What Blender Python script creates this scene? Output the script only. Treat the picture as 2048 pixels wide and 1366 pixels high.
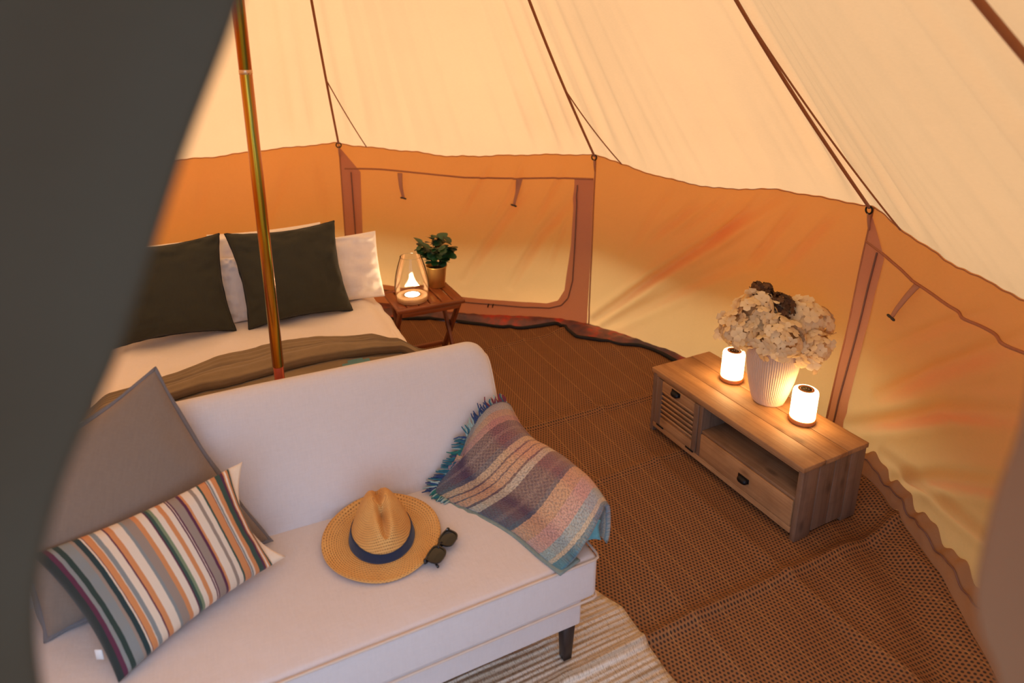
import bpy, bmesh, math, random
import numpy as np
from mathutils import Vector, Matrix, noise

random.seed(7)
rng = np.random.default_rng(7)
scene = bpy.context.scene
for o in list(bpy.data.objects):
    bpy.data.objects.remove(o, do_unlink=True)

# ------------------------------------------------------------------ camera
PITCH, ROLL, CAMZ = 0.2926, 0.0011, 1.9201
FPX, U0, V0 = 1301.58, 1012.207, 471.947
cp, sp, cr, sr_ = math.cos(PITCH), math.sin(PITCH), math.cos(ROLL), math.sin(ROLL)
vx, vd, vf = Vector((1, 0, 0)), Vector((0, -sp, -cp)), Vector((0, cp, -sp))
right, down = cr * vx - sr_ * vd, sr_ * vx + cr * vd
cam_d = bpy.data.cameras.new("camera")
cam = bpy.data.objects.new("camera", cam_d)
scene.collection.objects.link(cam)
mw = Matrix((right, -down, -vf)).transposed().to_4x4()
mw.translation = (0, 0, CAMZ)
cam.matrix_world = mw
cam_d.sensor_width = 36.0
cam_d.lens = FPX / 2048 * 36.0
cam_d.shift_x = (1024 - U0) / 2048
cam_d.shift_y = (V0 - 683) / 2048
cam_d.clip_start = 0.02
cam_d.dof.use_dof = True
cam_d.dof.focus_distance = 2.7
cam_d.dof.aperture_fstop = 1.9
scene.camera = cam

# ------------------------------------------------------------------ daylight
world = bpy.data.worlds.new("overcast_sky")
scene.world = world
world.use_nodes = True
bg = world.node_tree.nodes["Background"]
bg.inputs[0].default_value = (0.55, 0.77, 1.18, 1)
bg.inputs[1].default_value = 2.6

sun_d = bpy.data.lights.new("hazy_sun", 'SUN')
sun_d.energy = 2.0
sun_d.color = (1.0, 0.92, 0.84)
sun_d.angle = math.radians(22)
sun = bpy.data.objects.new("hazy_sun", sun_d)
scene.collection.objects.link(sun)
sun.rotation_euler = Vector((-0.42, 0.62, 0.80)).to_track_quat('Z', 'Y').to_euler()

vs = scene.view_settings
vs.view_transform = 'Standard'
vs.look = 'None'
vs.gamma = 1.0
vs.use_curve_mapping = False
vs.exposure = 0.0
scene.cycles.use_denoising = True
scene.cycles.max_bounces = 10
scene.cycles.diffuse_bounces = 6
scene.cycles.transmission_bounces = 8
scene.cycles.transparent_max_bounces = 8
scene.cycles.sample_clamp_indirect = 6.0

# ------------------------------------------------------------------ helpers
COL = scene.collection.objects
WM = {}                       # world matrices of parents (numpy 4x4)


def npm(loc=(0, 0, 0), rz=0.0):
    c, s = math.cos(rz), math.sin(rz)
    m = np.eye(4)
    m[:3, :3] = [[c, -s, 0], [s, c, 0], [0, 0, 1]]
    m[:3, 3] = loc
    return m


def xf(m, v):
    v = np.asarray(v, float).reshape(-1, 3)
    return v @ m[:3, :3].T + m[:3, 3]


def thing(name, label, cat, loc, rz=0.0, group=None, kind=None):
    o = bpy.data.objects.new(name, None)
    o.empty_display_size = 0.05
    COL.link(o)
    o.location = loc
    o.rotation_euler = (0, 0, rz)
    WM[o] = npm(loc, rz)
    if label:
        o["label"] = label
    if cat:
        o["category"] = cat
    if group:
        o["group"] = group
    if kind:
        o["kind"] = kind
    return o


def tag(o, label=None, cat=None, group=None, kind=None):
    for k, v in (("label", label), ("category", cat), ("group", group), ("kind", kind)):
        if v:
            o[k] = v
    return o


def mk(name, V, F, mat, parent=None, uv=None, smooth=True):
    """mesh from world-space vertices; localised to its parent (or to its own base)"""
    V = np.asarray(V, float).reshape(-1, 3)
    me = bpy.data.meshes.new(name)
    o = bpy.data.objects.new(name, me)
    COL.link(o)
    if parent is not None:
        M = WM[parent]
        V = xf(np.linalg.inv(M), V)
        o.parent = parent
        WM[o] = M
    else:
        base = np.array([(V[:, 0].min() + V[:, 0].max()) / 2, (V[:, 1].min() + V[:, 1].max()) / 2, V[:, 2].min()])
        o.location = base
        V = V - base
        WM[o] = npm(base)
    me.from_pydata(V.tolist(), [], [list(map(int, f)) for f in F])
    if uv is not None:
        uvl = me.uv_layers.new(name="UVMap")
        idx = np.empty(len(me.loops), dtype=np.int32)
        me.loops.foreach_get("vertex_index", idx)
        uvl.data.foreach_set("uv", np.asarray(uv, np.float32)[idx].ravel())
    if smooth:
        me.polygons.foreach_set("use_smooth", [True] * len(me.polygons))
    me.update()
    if mat is not None:
        me.materials.append(mat)
    return o


def comb(*parts):
    V, F, n = [], [], 0
    for v, f in parts:
        v = np.asarray(v, float).reshape(-1, 3)
        V.append(v)
        F += [[i + n for i in q] for q in f]
        n += len(v)
    return np.concatenate(V), F


def bev(x0, x1, y0, y1, z0, z1, b=0.003, seg=2):
    bm = bmesh.new()
    bmesh.ops.create_cube(bm, size=1.0)
    for v in bm.verts:
        v.co = Vector(((x0 + x1) / 2 + v.co.x * (x1 - x0), (y0 + y1) / 2 + v.co.y * (y1 - y0), (z0 + z1) / 2 + v.co.z * (z1 - z0)))
    if b > 0:
        bmesh.ops.bevel(bm, geom=list(bm.edges), offset=b, segments=seg, profile=0.5, affect='EDGES')
    bm.verts.index_update()
    V = [tuple(v.co) for v in bm.verts]
    F = [[v.index for v in f.verts] for f in bm.faces]
    bm.free()
    return np.array(V), F


def gridf(nu, nv, fn, closed=False):
    """(nu x nv) surface: fn(i/(nu-1), j/(nv-1)) -> point; returns V, F, UV"""
    V, UV = [], []
    for j in range(nv):
        for i in range(nu):
            u, v = i / ((nu if closed else nu - 1)), j / (nv - 1)
            V.append(fn(u, v))
            UV.append((u, v))
    F = []
    for j in range(nv - 1):
        for i in range(nu if closed else nu - 1):
            a, b = j * nu + i, j * nu + (i + 1) % nu
            F.append([a, b, b + nu, a + nu])
    return np.array(V, float), F, np.array(UV, float)


def tube(pts, r, n=8, closed=False, cap=True):
    pts = [Vector(p) for p in pts]
    m = len(pts)
    rs = r if hasattr(r, '__len__') else [r] * m
    V, F = [], []
    prev = None
    for i in range(m):
        if closed:
            t = (pts[(i + 1) % m] - pts[i - 1])
        else:
            t = pts[min(i + 1, m - 1)] - pts[max(i - 1, 0)]
        t.normalize()
        if prev is None:
            ref = Vector((0, 0, 1)) if abs(t.z) < 0.9 else Vector((1, 0, 0))
            nn = ref.cross(t).normalized()
        else:
            nn = (prev - t * prev.dot(t)).normalized()
        prev = nn
        bb = t.cross(nn)
        for k in range(n):
            a = 2 * math.pi * k / n
            V.append(pts[i] + (nn * math.cos(a) + bb * math.sin(a)) * rs[i])
    for i in range(m if closed else m - 1):
        for k in range(n):
            a = i * n + k
            b = i * n + (k + 1) % n
            j = ((i + 1) % m) * n
            F.append([a, b, j + (k + 1) % n, j + k])
    if cap and not closed:
        F.append(list(range(n))[::-1])
        F.append([(m - 1) * n + k for k in range(n)])
    return np.array([tuple(v) for v in V]), F


def lathe(prof, n=48, mod=None):
    V, F = [], []
    for (r, z) in prof:
        for k in range(n):
            a = 2 * math.pi * k / n
            rr = r if mod is None else r * mod(a, z)
            V.append((rr * math.cos(a), rr * math.sin(a), z))
    for j in range(len(prof) - 1):
        for k in range(n):
            a, b = j * n + k, j * n + (k + 1) % n
            F.append([a, b, b + n, a + n])
    return np.array(V), F


def catmull(P, t):
    P = np.asarray(P, float)
    n = len(P) - 1
    x = min(max(t, 0), 1) * n
    i = min(int(x), n - 1)
    f = x - i
    p0, p1, p2, p3 = P[max(i - 1, 0)], P[i], P[i + 1], P[min(i + 2, n)]
    return 0.5 * ((2 * p1) + (-p0 + p2) * f + (2 * p0 - 5 * p1 + 4 * p2 - p3) * f * f + (-p0 + 3 * p1 - 3 * p2 + p3) * f ** 3)


def smooth01(x):
    x = min(max(x, 0.0), 1.0)
    return x * x * (3 - 2 * x)


def nz(x, y, z=0.0):
    return noise.noise(Vector((x, y, z)))


def solid(V, F, th, flip=1):
    """thicken an open sheet: returns V, F with both sides and rim"""
    bm = bmesh.new()
    vs_ = [bm.verts.new(v) for v in V]
    for f in F:
        try:
            bm.faces.new([vs_[i] for i in f])
        except ValueError:
            pass
    bm.normal_update()
    bmesh.ops.solidify(bm, geom=list(bm.faces), thickness=th * flip)
    bm.verts.index_update()
    V2 = np.array([tuple(v.co) for v in bm.verts])
    F2 = [[v.index for v in f.verts] for f in bm.faces]
    bm.free()
    return V2, F2


# ------------------------------------------------------------------ node materials
def lin(r, g, b):
    f = lambda c: (c / 255 / 12.92) if c / 255 <= 0.04045 else ((c / 255 + 0.055) / 1.055) ** 2.4
    return (f(r), f(g), f(b), 1.0)


class G:
    def __init__(s, name):
        s.m = bpy.data.materials.new(name)
        s.m.use_nodes = True
        s.t = s.m.node_tree
        s.t.nodes.clear()
        s.out = s.t.nodes.new('ShaderNodeOutputMaterial')

    def n(s, typ, ins=None, **at):
        nd = s.t.nodes.new('ShaderNode' + typ)
        for k, v in at.items():
            setattr(nd, k, v)
        for k, v in (ins or {}).items():
            s.put(nd.inputs[k], v)
        return nd

    def put(s, sock, v):
        if isinstance(v, bpy.types.NodeSocket):
            s.t.links.new(v, sock)
        elif isinstance(v, bpy.types.Node):
            s.t.links.new(v.outputs[0], sock)
        else:
            sock.default_value = v

    def tc(s, which='Object'):
        return s.n('TexCoord').outputs[which]

    def math(s, op, a, b=0.0, c=0.0):
        return s.n('Math', {0: a, 1: b, 2: c}, operation=op).outputs[0]

    def mix(s, fac, a, b, blend='MIX'):
        nd = s.n('Mix', {0: fac, 6: a, 7: b}, data_type='RGBA', blend_type=blend)
        return nd.outputs[2]

    def noise(s, vec, scale, detail=3.0, rough=0.55, out=0):
        return s.n('TexNoise', {'Vector': vec, 'Scale': scale, 'Detail': detail, 'Roughness': rough}).outputs[out]

    def mapping(s, vec, scale=(1, 1, 1), rot=(0, 0, 0), loc=(0, 0, 0)):
        return s.n('Mapping', {0: vec, 1: loc, 2: rot, 3: scale}).outputs[0]

    def ramp(s, fac, stops, interp='LINEAR'):
        nd = s.n('ValToRGB', {0: fac})
        cr_ = nd.color_ramp
        cr_.interpolation = interp
        while len(cr_.elements) < len(stops):
            cr_.elements.new(0.5)
        while len(cr_.elements) > len(stops):
            cr_.elements.remove(cr_.elements[-1])
        for e, (p, c) in zip(cr_.elements, stops):
            e.position = p
            e.color = c
        return nd.outputs[0]

    def bump(s, h, strength=0.3, dist=0.002, normal=None):
        ins = {'Height': h, 'Strength': strength, 'Distance': dist}
        if normal is not None:
            ins['Normal'] = normal
        return s.n('Bump', ins).outputs[0]

    def pr(s, base, rough=0.8, normal=None, **kw):
        ins = {'Base Color': base, 'Roughness': rough}
        if normal is not None:
            ins['Normal'] = normal
        for k, v in kw.items():
            ins[k.replace('_', ' ')] = v
        return s.n('BsdfPrincipled', ins)

    def end(s, sh):
        s.put(s.out.inputs[0], sh)
        return s.m


def m_plain(name, col, rough=0.6, metal=0.0, bump=0.0, bscale=60.0, var=0.12):
    g = G(name)
    v = g.tc()
    nn = g.noise(v, bscale, 4)
    dark = tuple(x * (1 - var) for x in col[:3]) + (1,)
    lite = tuple(min(1, x * (1 + var)) for x in col[:3]) + (1,)
    base = g.mix(nn, dark, lite)
    nor = g.bump(nn, bump, 0.003) if bump else None
    return g.end(g.pr(base, rough, nor, Metallic=metal))


def m_fabric(name, col, weave=420.0, var=0.10, bump=0.35, sheen=0.15, blotch=6.0, dist=0.0015):
    """woven cloth: crossed threads as fine relief plus slubs"""
    g = G(name)
    v = g.tc()
    fine = g.noise(g.mapping(v, (1, 1, 1)), weave, 2)
    sl1 = g.noise(g.mapping(v, (weave * 0.06, weave * 0.5, weave * 0.5)), 1.0, 2)
    sl2 = g.noise(g.mapping(v, (weave * 0.5, weave * 0.06, weave * 0.06)), 1.0, 2)
    sl = g.math('ADD', g.math('MULTIPLY', sl1, 0.5), g.math('MULTIPLY', sl2, 0.5))
    big = g.noise(v, blotch, 3)
    f = g.math('ADD', g.math('MULTIPLY', sl, 0.75), g.math('MULTIPLY', big, 0.25))
    dark = tuple(x * (1 - var * 2) for x in col[:3]) + (1,)
    lite = tuple(min(1, x * (1 + var * 2)) for x in col[:3]) + (1,)
    base = g.mix(f, dark, lite)
    h = g.math('ADD', fine, sl)
    wr = g.noise(v, 9.0, 3)
    n1 = g.bump(wr, 0.25, 0.02)
    return g.end(g.pr(base, 0.92, g.bump(h, bump, dist, n1), Sheen_Weight=sheen, Sheen_Roughness=0.5))


def m_canvas(name, trans, diff, wr=0.35, wscale=5.0, stretch=(1, 1, 1)):
    """cotton tent canvas: lets daylight through and scatters light inside"""
    g = G(name)
    v = g.tc()
    wv = g.noise(g.mapping(v, (1, 1, 1)), 900.0, 2)
    sl = g.noise(g.mapping(v, (60, 60, 700)), 1.0, 2)
    big = g.noise(v, 2.2, 4)
    k = g.math('ADD', g.math('MULTIPLY', sl, 0.12), g.math('MULTIPLY', big, 0.10))
    k = g.math('ADD', k, 0.89)
    kc = g.n('CombineColor', {0: k, 1: k, 2: k}).outputs[0]
    wrn = g.noise(g.mapping(v, stretch), wscale, 4, 0.5)
    nor = g.bump(wv, 0.15, 0.001, g.bump(wrn, wr, 0.03))
    t = g.n('BsdfTranslucent', {'Color': g.mix(1.0, trans, kc, 'MULTIPLY'), 'Normal': nor})
    d = g.n('BsdfDiffuse', {'Color': g.mix(1.0, diff, kc, 'MULTIPLY'), 'Roughness': 0.5, 'Normal': nor})
    return g.end(g.n('AddShader', {0: t.outputs[0], 1: d.outputs[0]}))


def m_wood(name, c1, c2, axis=0, scale=1.0, rough=0.55, knots=True, bump=0.35):
    g = G(name)
    v = g.tc()
    st = [18 * scale, 18 * scale, 18 * scale]
    st[axis] = 1.3 * scale
    mv = g.mapping(v, tuple(st))
    a = g.noise(mv, 1.0, 5, 0.6)
    st2 = [110 * scale] * 3
    st2[axis] = 3.5 * scale
    fine = g.noise(g.mapping(v, tuple(st2)), 1.0, 3)
    f = g.math('ADD', g.math('MULTIPLY', a, 0.7), g.math('MULTIPLY', fine, 0.35))
    base = g.ramp(f, [(0.30, c2), (0.48, tuple((x + y) / 2 for x, y in zip(c1, c2))), (0.72, c1)])
    if knots:
        st3 = [9 * scale] * 3
        st3[axis] = 4 * scale
        vo = g.n('TexVoronoi', {'Vector': g.mapping(v, tuple(st3)), 'Scale': 1.0}).outputs['Distance']
        kf = g.ramp(vo, [(0.06, (1, 1, 1, 1)), (0.16, (0, 0, 0, 1))])
        blot = g.ramp(g.noise(v, 9.0, 4), [(0.48, (0, 0, 0, 1)), (0.7, (1, 1, 1, 1))])
        base = g.mix(g.math('MULTIPLY', kf, 0.55), base, tuple(x * 0.35 for x in c2[:3]) + (1,))
        base = g.mix(g.math('MULTIPLY', blot, 0.35), base, tuple(x * 0.7 for x in c2[:3]) + (1,))
    return g.end(g.pr(base, rough, g.bump(f, bump, 0.003)))


M = {}
# transmitted / scattered colours of the canvas
M['roof'] = m_canvas('roof_canvas', (0.56, 0.245, 0.082, 1), (0.19, 0.15, 0.09, 1), 0.30, 3.0)
M['wall'] = m_canvas('wall_canvas', (0.68, 0.275, 0.066, 1), (0.22, 0.155, 0.075, 1), 0.45, 4.0)
M['band'] = m_canvas('doubled_canvas', (0.26, 0.105, 0.046, 1), (0.34, 0.19, 0.12, 1), 0.5, 7.0)
M['skirt'] = m_canvas('skirt_canvas', (0.15, 0.064, 0.022, 1), (0.26, 0.145, 0.072, 1), 0.5, 9.0)
M['seam'] = m_plain('seam_tape', lin(158, 100, 68), 0.85)
M['zip'] = m_plain('zip_tape', lin(112, 78, 66), 0.7)
M['rope'] = m_fabric('brown_webbing', lin(146, 86, 46), 900, 0.15)
M['black'] = m_plain('black_binding', lin(22, 20, 20), 0.8)
M['ring'] = m_plain('dark_steel', lin(40, 36, 34), 0.35, 0.9)
M['toggle'] = m_plain('dark_toggle', lin(38, 30, 26), 0.5)
M['grass'] = m_plain('meadow_grass', lin(132, 122, 82), 0.95, 0, 0.6, 40, 0.4)

# ================================================================== TENT
CX, CY, HA = -0.7898, 2.0315, 4.0495
RAZ = [139.3, 98.5, 56.95, 16.78, -24.0, -62.0, -100.0, -140.7, -180.7, -220.7]
BULGE_B = [.08, .17, .02, .07, .10, .06, .08, .08, .08]
ZT = [(-222, 1.20), (-180.7, 1.22), (-160, 1.16), (-140.7, 1.22), (-120, 1.16), (-100, 1.22), (-62, 1.22), (-43, 1.16), (-24, 1.22), (-10, 1.16), (-3.08, 1.144), (2.79, 1.136),
      (6.15, 1.133), (9.71, 1.147), (13.23, 1.175), (16.79, 1.227), (22.67, 1.211), (28.17, 1.207), (32.04, 1.18), (37.04, 1.147),
      (43.54, 1.145), (49.58, 1.158), (53.84, 1.198), (56.96, 1.219), (64.2, 1.201), (72.09, 1.179), (80.35, 1.160), (86.26, 1.181),
      (92.04, 1.199), (97.5, 1.227), (98.5, 1.24), (104.45, 1.224), (110.42, 1.214), (117, 1.197), (122.84, 1.192), (130.2, 1.174), (139.3, 1.22)]
ZTA = np.array(ZT)


def azw(az):
    while az > 139.3:
        az -= 360
    while az < -220.7:
        az += 360
    return az


def panel(az):
    az = azw(az)
    for i in range(len(RAZ) - 1):
        if RAZ[i] >= az >= RAZ[i + 1]:
            return i, (RAZ[i] - az) / (RAZ[i] - RAZ[i + 1])
    return 0, 0.0


def ztop(az):
    a = azw(az)
    return float(np.interp(a, ZTA[:, 0], ZTA[:, 1])) + 0.003 * math.sin(a * .9) + 0.0025 * nz(a * .8, 3.3) + 0.0015 * math.sin(a * 3.3 + 1)


def front_m(az):          # the front of the tent is pulled wider by the door frame
    a = azw(az)
    return 1 + 0.13 * smooth01((-14 - a) / 26.0) * smooth01((a + 175) / 40.0)


def wall_r(az, z):
    i, f = panel(az)
    s = math.sin(math.pi * f) ** 2
    t = min(max(z / 1.2, 0), 1)
    return (2.5 - s * (BULGE_B[i] * (1 - t) + 0.08 * t)) * front_m(az)


# creases pressed into the wall canvas: polyline (az, z), width, height
CREASES = [
    ([(55.96, .084), (46.84, .475), (35.81, .886), (28.09, 1.176)], .035, .026),
    ([(54.5, .05), (47, .30), (38, .60), (30, .85)], .045, .012),
    ([(47.2, .736), (39.2, 1.058)], .030, .012),
    ([(37.3, .80), (30.0, 1.174)], .030, .014),
    ([(31.5, .74), (25.5, 1.16)], .028, .012),
    ([(27.0, .788), (20.7, 1.17)], .030, .012),
    ([(43.0, .80), (35.0, 1.12)], .022, .007),
    ([(52.0, .55), (46.5, .95), (43.5, 1.12)], .030, .007),
    ([(77.8, .30), (71.9, .70), (67.2, .985)], .040, .014),
    ([(70.0, .27), (65.4, .642), (60.1, .94)], .040, .014),
    ([(74.5, .62), (70.5, .90), (68.2, 1.15)], .026, .009),
    ([(66.0, .75), (62.0, 1.10)], .024, .009),
    ([(78.5, .75), (73.5, 1.12)], .022, .008),
    ([(64.0, .40), (61.0, .80)], .022, .006),
    ([(15.1, .183), (8.5, .392), (2.35, .60), (-6, .80)], .040, .020),
    ([(11.8, .425), (4.6, .718), (-5, 1.05)], .045, .018),
    ([(7.6, .126), (.5, .36), (-7, .56)], .040, .016),
    ([(13.0, .62), (5.0, .90), (0, 1.04)], .030, .008),
    ([(10.0, .18), (0, .26), (-9, .34)], .030, .012),
    ([(112, .60), (108, .95), (106, 1.18)], .035, .008),
    ([(121, .75), (118, 1.15)], .035, .007),
    ([(101, .70), (102.5, 1.15)], .030, .008),
]
CR_M = [([(math.radians(a) * 2.5, z) for a, z in pl], w * .85, h * 1.9) for pl, w, h in CREASES]


def crease_h(az, z):
    s = math.radians(azw(az)) * 2.5
    tot = 0.0
    for pl, w, h in CR_M:
        best, sd, tt = 1e9, 0, 0
        for k in range(len(pl) - 1):
            (x0, y0), (x1, y1) = pl[k], pl[k + 1]
            dx, dy = x1 - x0, y1 - y0
            L2 = dx * dx + dy * dy
            t = ((s - x0) * dx + (z - y0) * dy) / L2
            tc_ = min(max(t, 0), 1)
            px_, py_ = x0 + dx * tc_, y0 + dy * tc_
            d = math.hypot(s - px_, z - py_)
            if d < best:
                best = d
                sd = math.copysign(d, (s - px_) * dy - (z - py_) * dx)
                tt = (k + tc_) / (len(pl) - 1)
        if best < 4 * w:
            taper = min(1, 0.35 + 2.2 * tt) * min(1, 0.3 + 3 * (1 - tt))
            tot += h * taper * math.cos(sd / w * 1.5) * math.exp(-(sd / (1.7 * w)) ** 2)
    return tot


def wall_p(az, z, off=0.0):
    """point on the inside of the wall canvas; off = metres proud of it towards the room"""
    r = wall_r(az, z) - off - crease_h(az, z)
    r -= 0.006 * nz(azw(az) * 0.12, z * 2.0, 3.1) + 0.0025 * nz(azw(az) * 0.6, z * 6.0, 7.7)
    a = math.radians(az)
    return (CX + r * math.cos(a), CY + r * math.sin(a), z)


def make_wall(name, a0, a1, label=None, step=0.35, nv=70, door=None):
    n = max(2, int(abs(a0 - a1) / step))
    V, F, UV = gridf(n + 1, nv, lambda u, v: wall_p(a0 + (a1 - a0) * u, ztop(a0 + (a1 - a0) * u) * v))
    o = mk(name, V, F, M['wall'])
    o["kind"] = "structure"
    if label:
        o["label"] = label
    return o


make_wall("wall_left", 139.3, 98.5, "ochre canvas tent wall behind the pillows of the bed", 0.4, 60)
make_wall("wall_back", 98.5, 56.95, "ochre canvas tent wall holding the zipped window behind the side table", 0.28, 80)
make_wall("wall_right", 56.95, 16.78, "creased ochre canvas tent wall behind the flower vase", 0.28, 80)
make_wall("wall_side", 16.78, -24.0, "ochre canvas tent wall right of the low cabinet", 0.3, 80)
make_wall("wall_near", -24.0, -50.0, None, 1.5, 14)
make_wall("wall_front", -102.0, -220.7, None, 1.5, 14)


# ---- roof: a scalloped cone with radial folds, overhanging eave and hanging valance
def roof_p(az, t):
    zt = ztop(az)
    i, f = panel(az)
    r0 = wall_r(az, 1.2)
    if t >= 0:
        r = r0 * (1 - t)
        z = zt * (1 - t) + HA * t
        k = math.exp(-t * 5.0)
        a = azw(az)
        near = math.exp(-((min(f, 1 - f)) / 0.22) ** 2)          # folds gather next to the ropes
        h = (0.010 + 0.050 * near) * (0.25 + k) * (1 - t) * (0.25 * math.sin(a * 1.7 + 1.3 * math.sin(a * .31)) + 0.9 * nz(a * 0.42, t * 1.0, 2.0) + 0.5 * nz(a * .95, t * 1.5, 6.0))
        h -= 0.05 * math.sin(math.pi * f) ** 2 * math.sin(math.pi * min(1, t * 1.3)) * (1 - t)
        h *= min(1, t * 12 + 0.05)
        r += h * 0.75
        z += h * 0.66
    else:
        r = r0 * (1 - t)
        z = zt + (HA - zt) * t
    a = math.radians(az)
    return (CX + r * math.cos(a), CY + r * math.sin(a), z)


TS = [-0.095, -0.05, 0.0] + [0.99 * ((j + 1) / 46) ** 1.15 for j in range(46)]
NA = 720
V, F = [], []
for a_ in range(NA):                                   # valance edge
    az = a_ * 360 / NA
    p = roof_p(az, TS[0])
    V.append((p[0], p[1], p[2] - 0.34 - 0.012 * math.sin(az * 3)))
for t in TS:
    for a_ in range(NA):
        V.append(roof_p(a_ * 360 / NA, t))
for j in range(len(TS)):
    for a_ in range(NA):
        az = azw((a_ + .5) * 360 / NA)
        tt = TS[j]
        half = 25.0 * max(0, 1 - max(tt, 0) / 0.62) + (2 if tt < .6 else 0)
        if tt < 0.60 and abs(az + 76.5) < half + 0.5:
            continue
        a, b = j * NA + a_, j * NA + (a_ + 1) % NA
        F.append([a, b, b + NA, a + NA])
ceil_o = mk("ceiling", V, F, M['roof'])
M['valance'] = m_canvas('valance_canvas', (0.40, 0.215, 0.085, 1), (0.30, 0.22, 0.13, 1), .3, 4)
ceil_o.data.materials.append(M['valance'])
ceil_o.data.polygons.foreach_set("material_index", [1 if max(f) < 4 * NA and min(f) < 3 * NA else 0 for f in F])
tag(ceil_o, "pale cream canvas tent roof rising in panels to the centre pole", kind="structure")

# ---- ground outside and groundsheet
gV, gF = lathe([(2.62, -0.03), (9.0, -0.05), (40.0, -0.05)], 64)
g_o = mk("ground", gV + np.array([CX, CY, 0]), gF, M['grass'])
tag(g_o, kind="structure")


# added blocker, out of view beyond the right-hand wall, keeping low sky off it
def sky_blocker_fn(u, v):
    x0, y0, x1, y1 = 2.75, -.6, 3.25, 3.0
    ph = v * math.pi * 2
    cx_, cy_ = x0 + (x1 - x0) * u + .45, y0 + (y1 - y0) * u
    rx, rz = .38, .95
    bx = math.copysign(abs(math.cos(ph)) ** .6, math.cos(ph)) * rx
    bz = math.copysign(abs(math.sin(ph)) ** .6, math.sin(ph)) * rz + .9
    k = 1 + .10 * nz(u * 14, v * 9, 2) + .06 * nz(u * 40, v * 26, 4)
    end_ = min(1, 12 * u * (1 - u)) ** .5
    return (cx_ + bx * k * end_, cy_ + .06 * nz(u * 30, v * 20, 7), max(-.05, .9 + (bz - .9) * k * end_))


M['sky_blocker'] = m_plain('sky_blocker_green', lin(52, 70, 34), .9, 0, .8, 30, .5)
V, F, UV = gridf(90, 40, sky_blocker_fn)
hd = mk("sky_blocker", V, F, M['sky_blocker'])
tag(hd, "unseen green blocker added outside the right tent wall to hold off low sky", kind="structure")

# ---- mat edge radius per azimuth
ME = np.array([(-222, 2.36), (-180, 2.38), (-100, 2.40), (-62, 2.32), (-40, 2.33), (-24, 2.36), (-11, 2.367), (-8.6, 2.366), (-2.9, 2.386), (2.8, 2.40), (9, 2.445), (12.4, 2.452), (20, 2.40), (36, 2.42),
               (43, 2.44), (47, 2.43), (49.5, 2.36), (52.3, 2.327), (56.7, 2.284), (59.3, 2.36), (61.8, 2.42), (64, 2.34), (66.6, 2.275), (71.6, 2.245), (77.7, 2.246),
               (83.4, 2.27), (88.6, 2.258), (98, 2.30), (139.3, 2.36)])


def mat_edge(az):
    a = azw(az)
    return float(np.interp(a, ME[:, 0], ME[:, 1])) * front_m(az)


g = G('groundsheet')
v = g.tc()
n1 = g.noise(v, 7.0, 4)
gb = g.ramp(n1, [(0.35, lin(74, 56, 66)), (0.52, lin(120, 72, 66)), (0.66, lin(186, 62, 44))])
M['sheet'] = g.end(g.pr(gb, 0.45, g.bump(n1, 0.3, 0.02)))

fV, fF = lathe([(0.0001, -0.022), (1.5, -0.022), (2.5, -0.022), (2.66, -0.022)], 96)
floor = mk("floor", fV + np.array([CX, CY, 0]), fF, M['sheet'])
tag(floor, "tent groundsheet under the woven matting", kind="structure")


def rim_fn(u, v):
    az = 139.3 + (14 - 139.3) * u
    p0 = np.array(wall_p(az, 0.045, 0.006))
    e = mat_edge(az)
    a = math.radians(az)
    p1 = np.array([CX + e * math.cos(a), CY + e * math.sin(a), 0.004])
    p = p0 * (1 - v) + p1 * v
    p[2] += 0.030 * math.sin(math.pi * v) * (0.75 + 0.5 * nz(az * .35, v * 2, 9)) + 0.008 * nz(az * .9, v * 3, 2)
    return p


V, F, UV = gridf(300, 9, rim_fn)
rim = mk("groundsheet_rim", V, F, M['sheet'], floor)
rim["label"] = "purple red raised rim of the groundsheet"


# ---- woven mat over the floor
SO, SR = np.array([0.2844, 1.6046, 0.0]), 0.449
SF = npm(SO, SR)                                     # furniture axes: a along the sofa, b towards the bed


def S(a, b, z):
    return tuple(xf(SF, [(a, b, z)])[0])


SFi = np.linalg.inv(SF)


def mat_h(x, y):
    a, b, _ = xf(SFi, [(x, y, 0)])[0]
    h = 0.0
    for fb, hh in ((-.68, .010), (-.01, .022), (.77, .012), (1.25, .020), (2.17, .016)):
        d = b - fb - 0.012 * math.sin(a * 3 + fb * 5)
        h += hh * math.exp(-(d / .020) ** 2) - 0.35 * hh * math.exp(-((d - .06) / .035) ** 2)
    for fa, hh in ((.40, .006), (.86, .010), (1.32, .008), (-.1, .006)):
        d = a - fa - 0.012 * math.sin(b * 2.3 + fa * 4)
        h += hh * math.exp(-(d / .022) ** 2)
    rad = math.hypot(x - CX, y - CY)
    az = azw(math.degrees(math.atan2(y - CY, x - CX)))
    e = mat_edge(az) - rad
    w = smooth01((24 - az) / 18) * smooth01((az + 60) / 20)
    h += w * ((0.018 + 0.034 * math.cos(e / 0.05)) * math.exp(-(e / .30) ** 2) + 0.012 * math.sin(e * 16 + az * .10) * math.exp(-(e / .6) ** 2))
    w2 = smooth01((az - 38) / 8) * smooth01((70 - az) / 10)
    h += w2 * 0.03 * math.exp(-((e - .02) / .12) ** 2)
    h += 0.004 * nz(x * 2.2, y * 2.2, 1)
    return h


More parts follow.
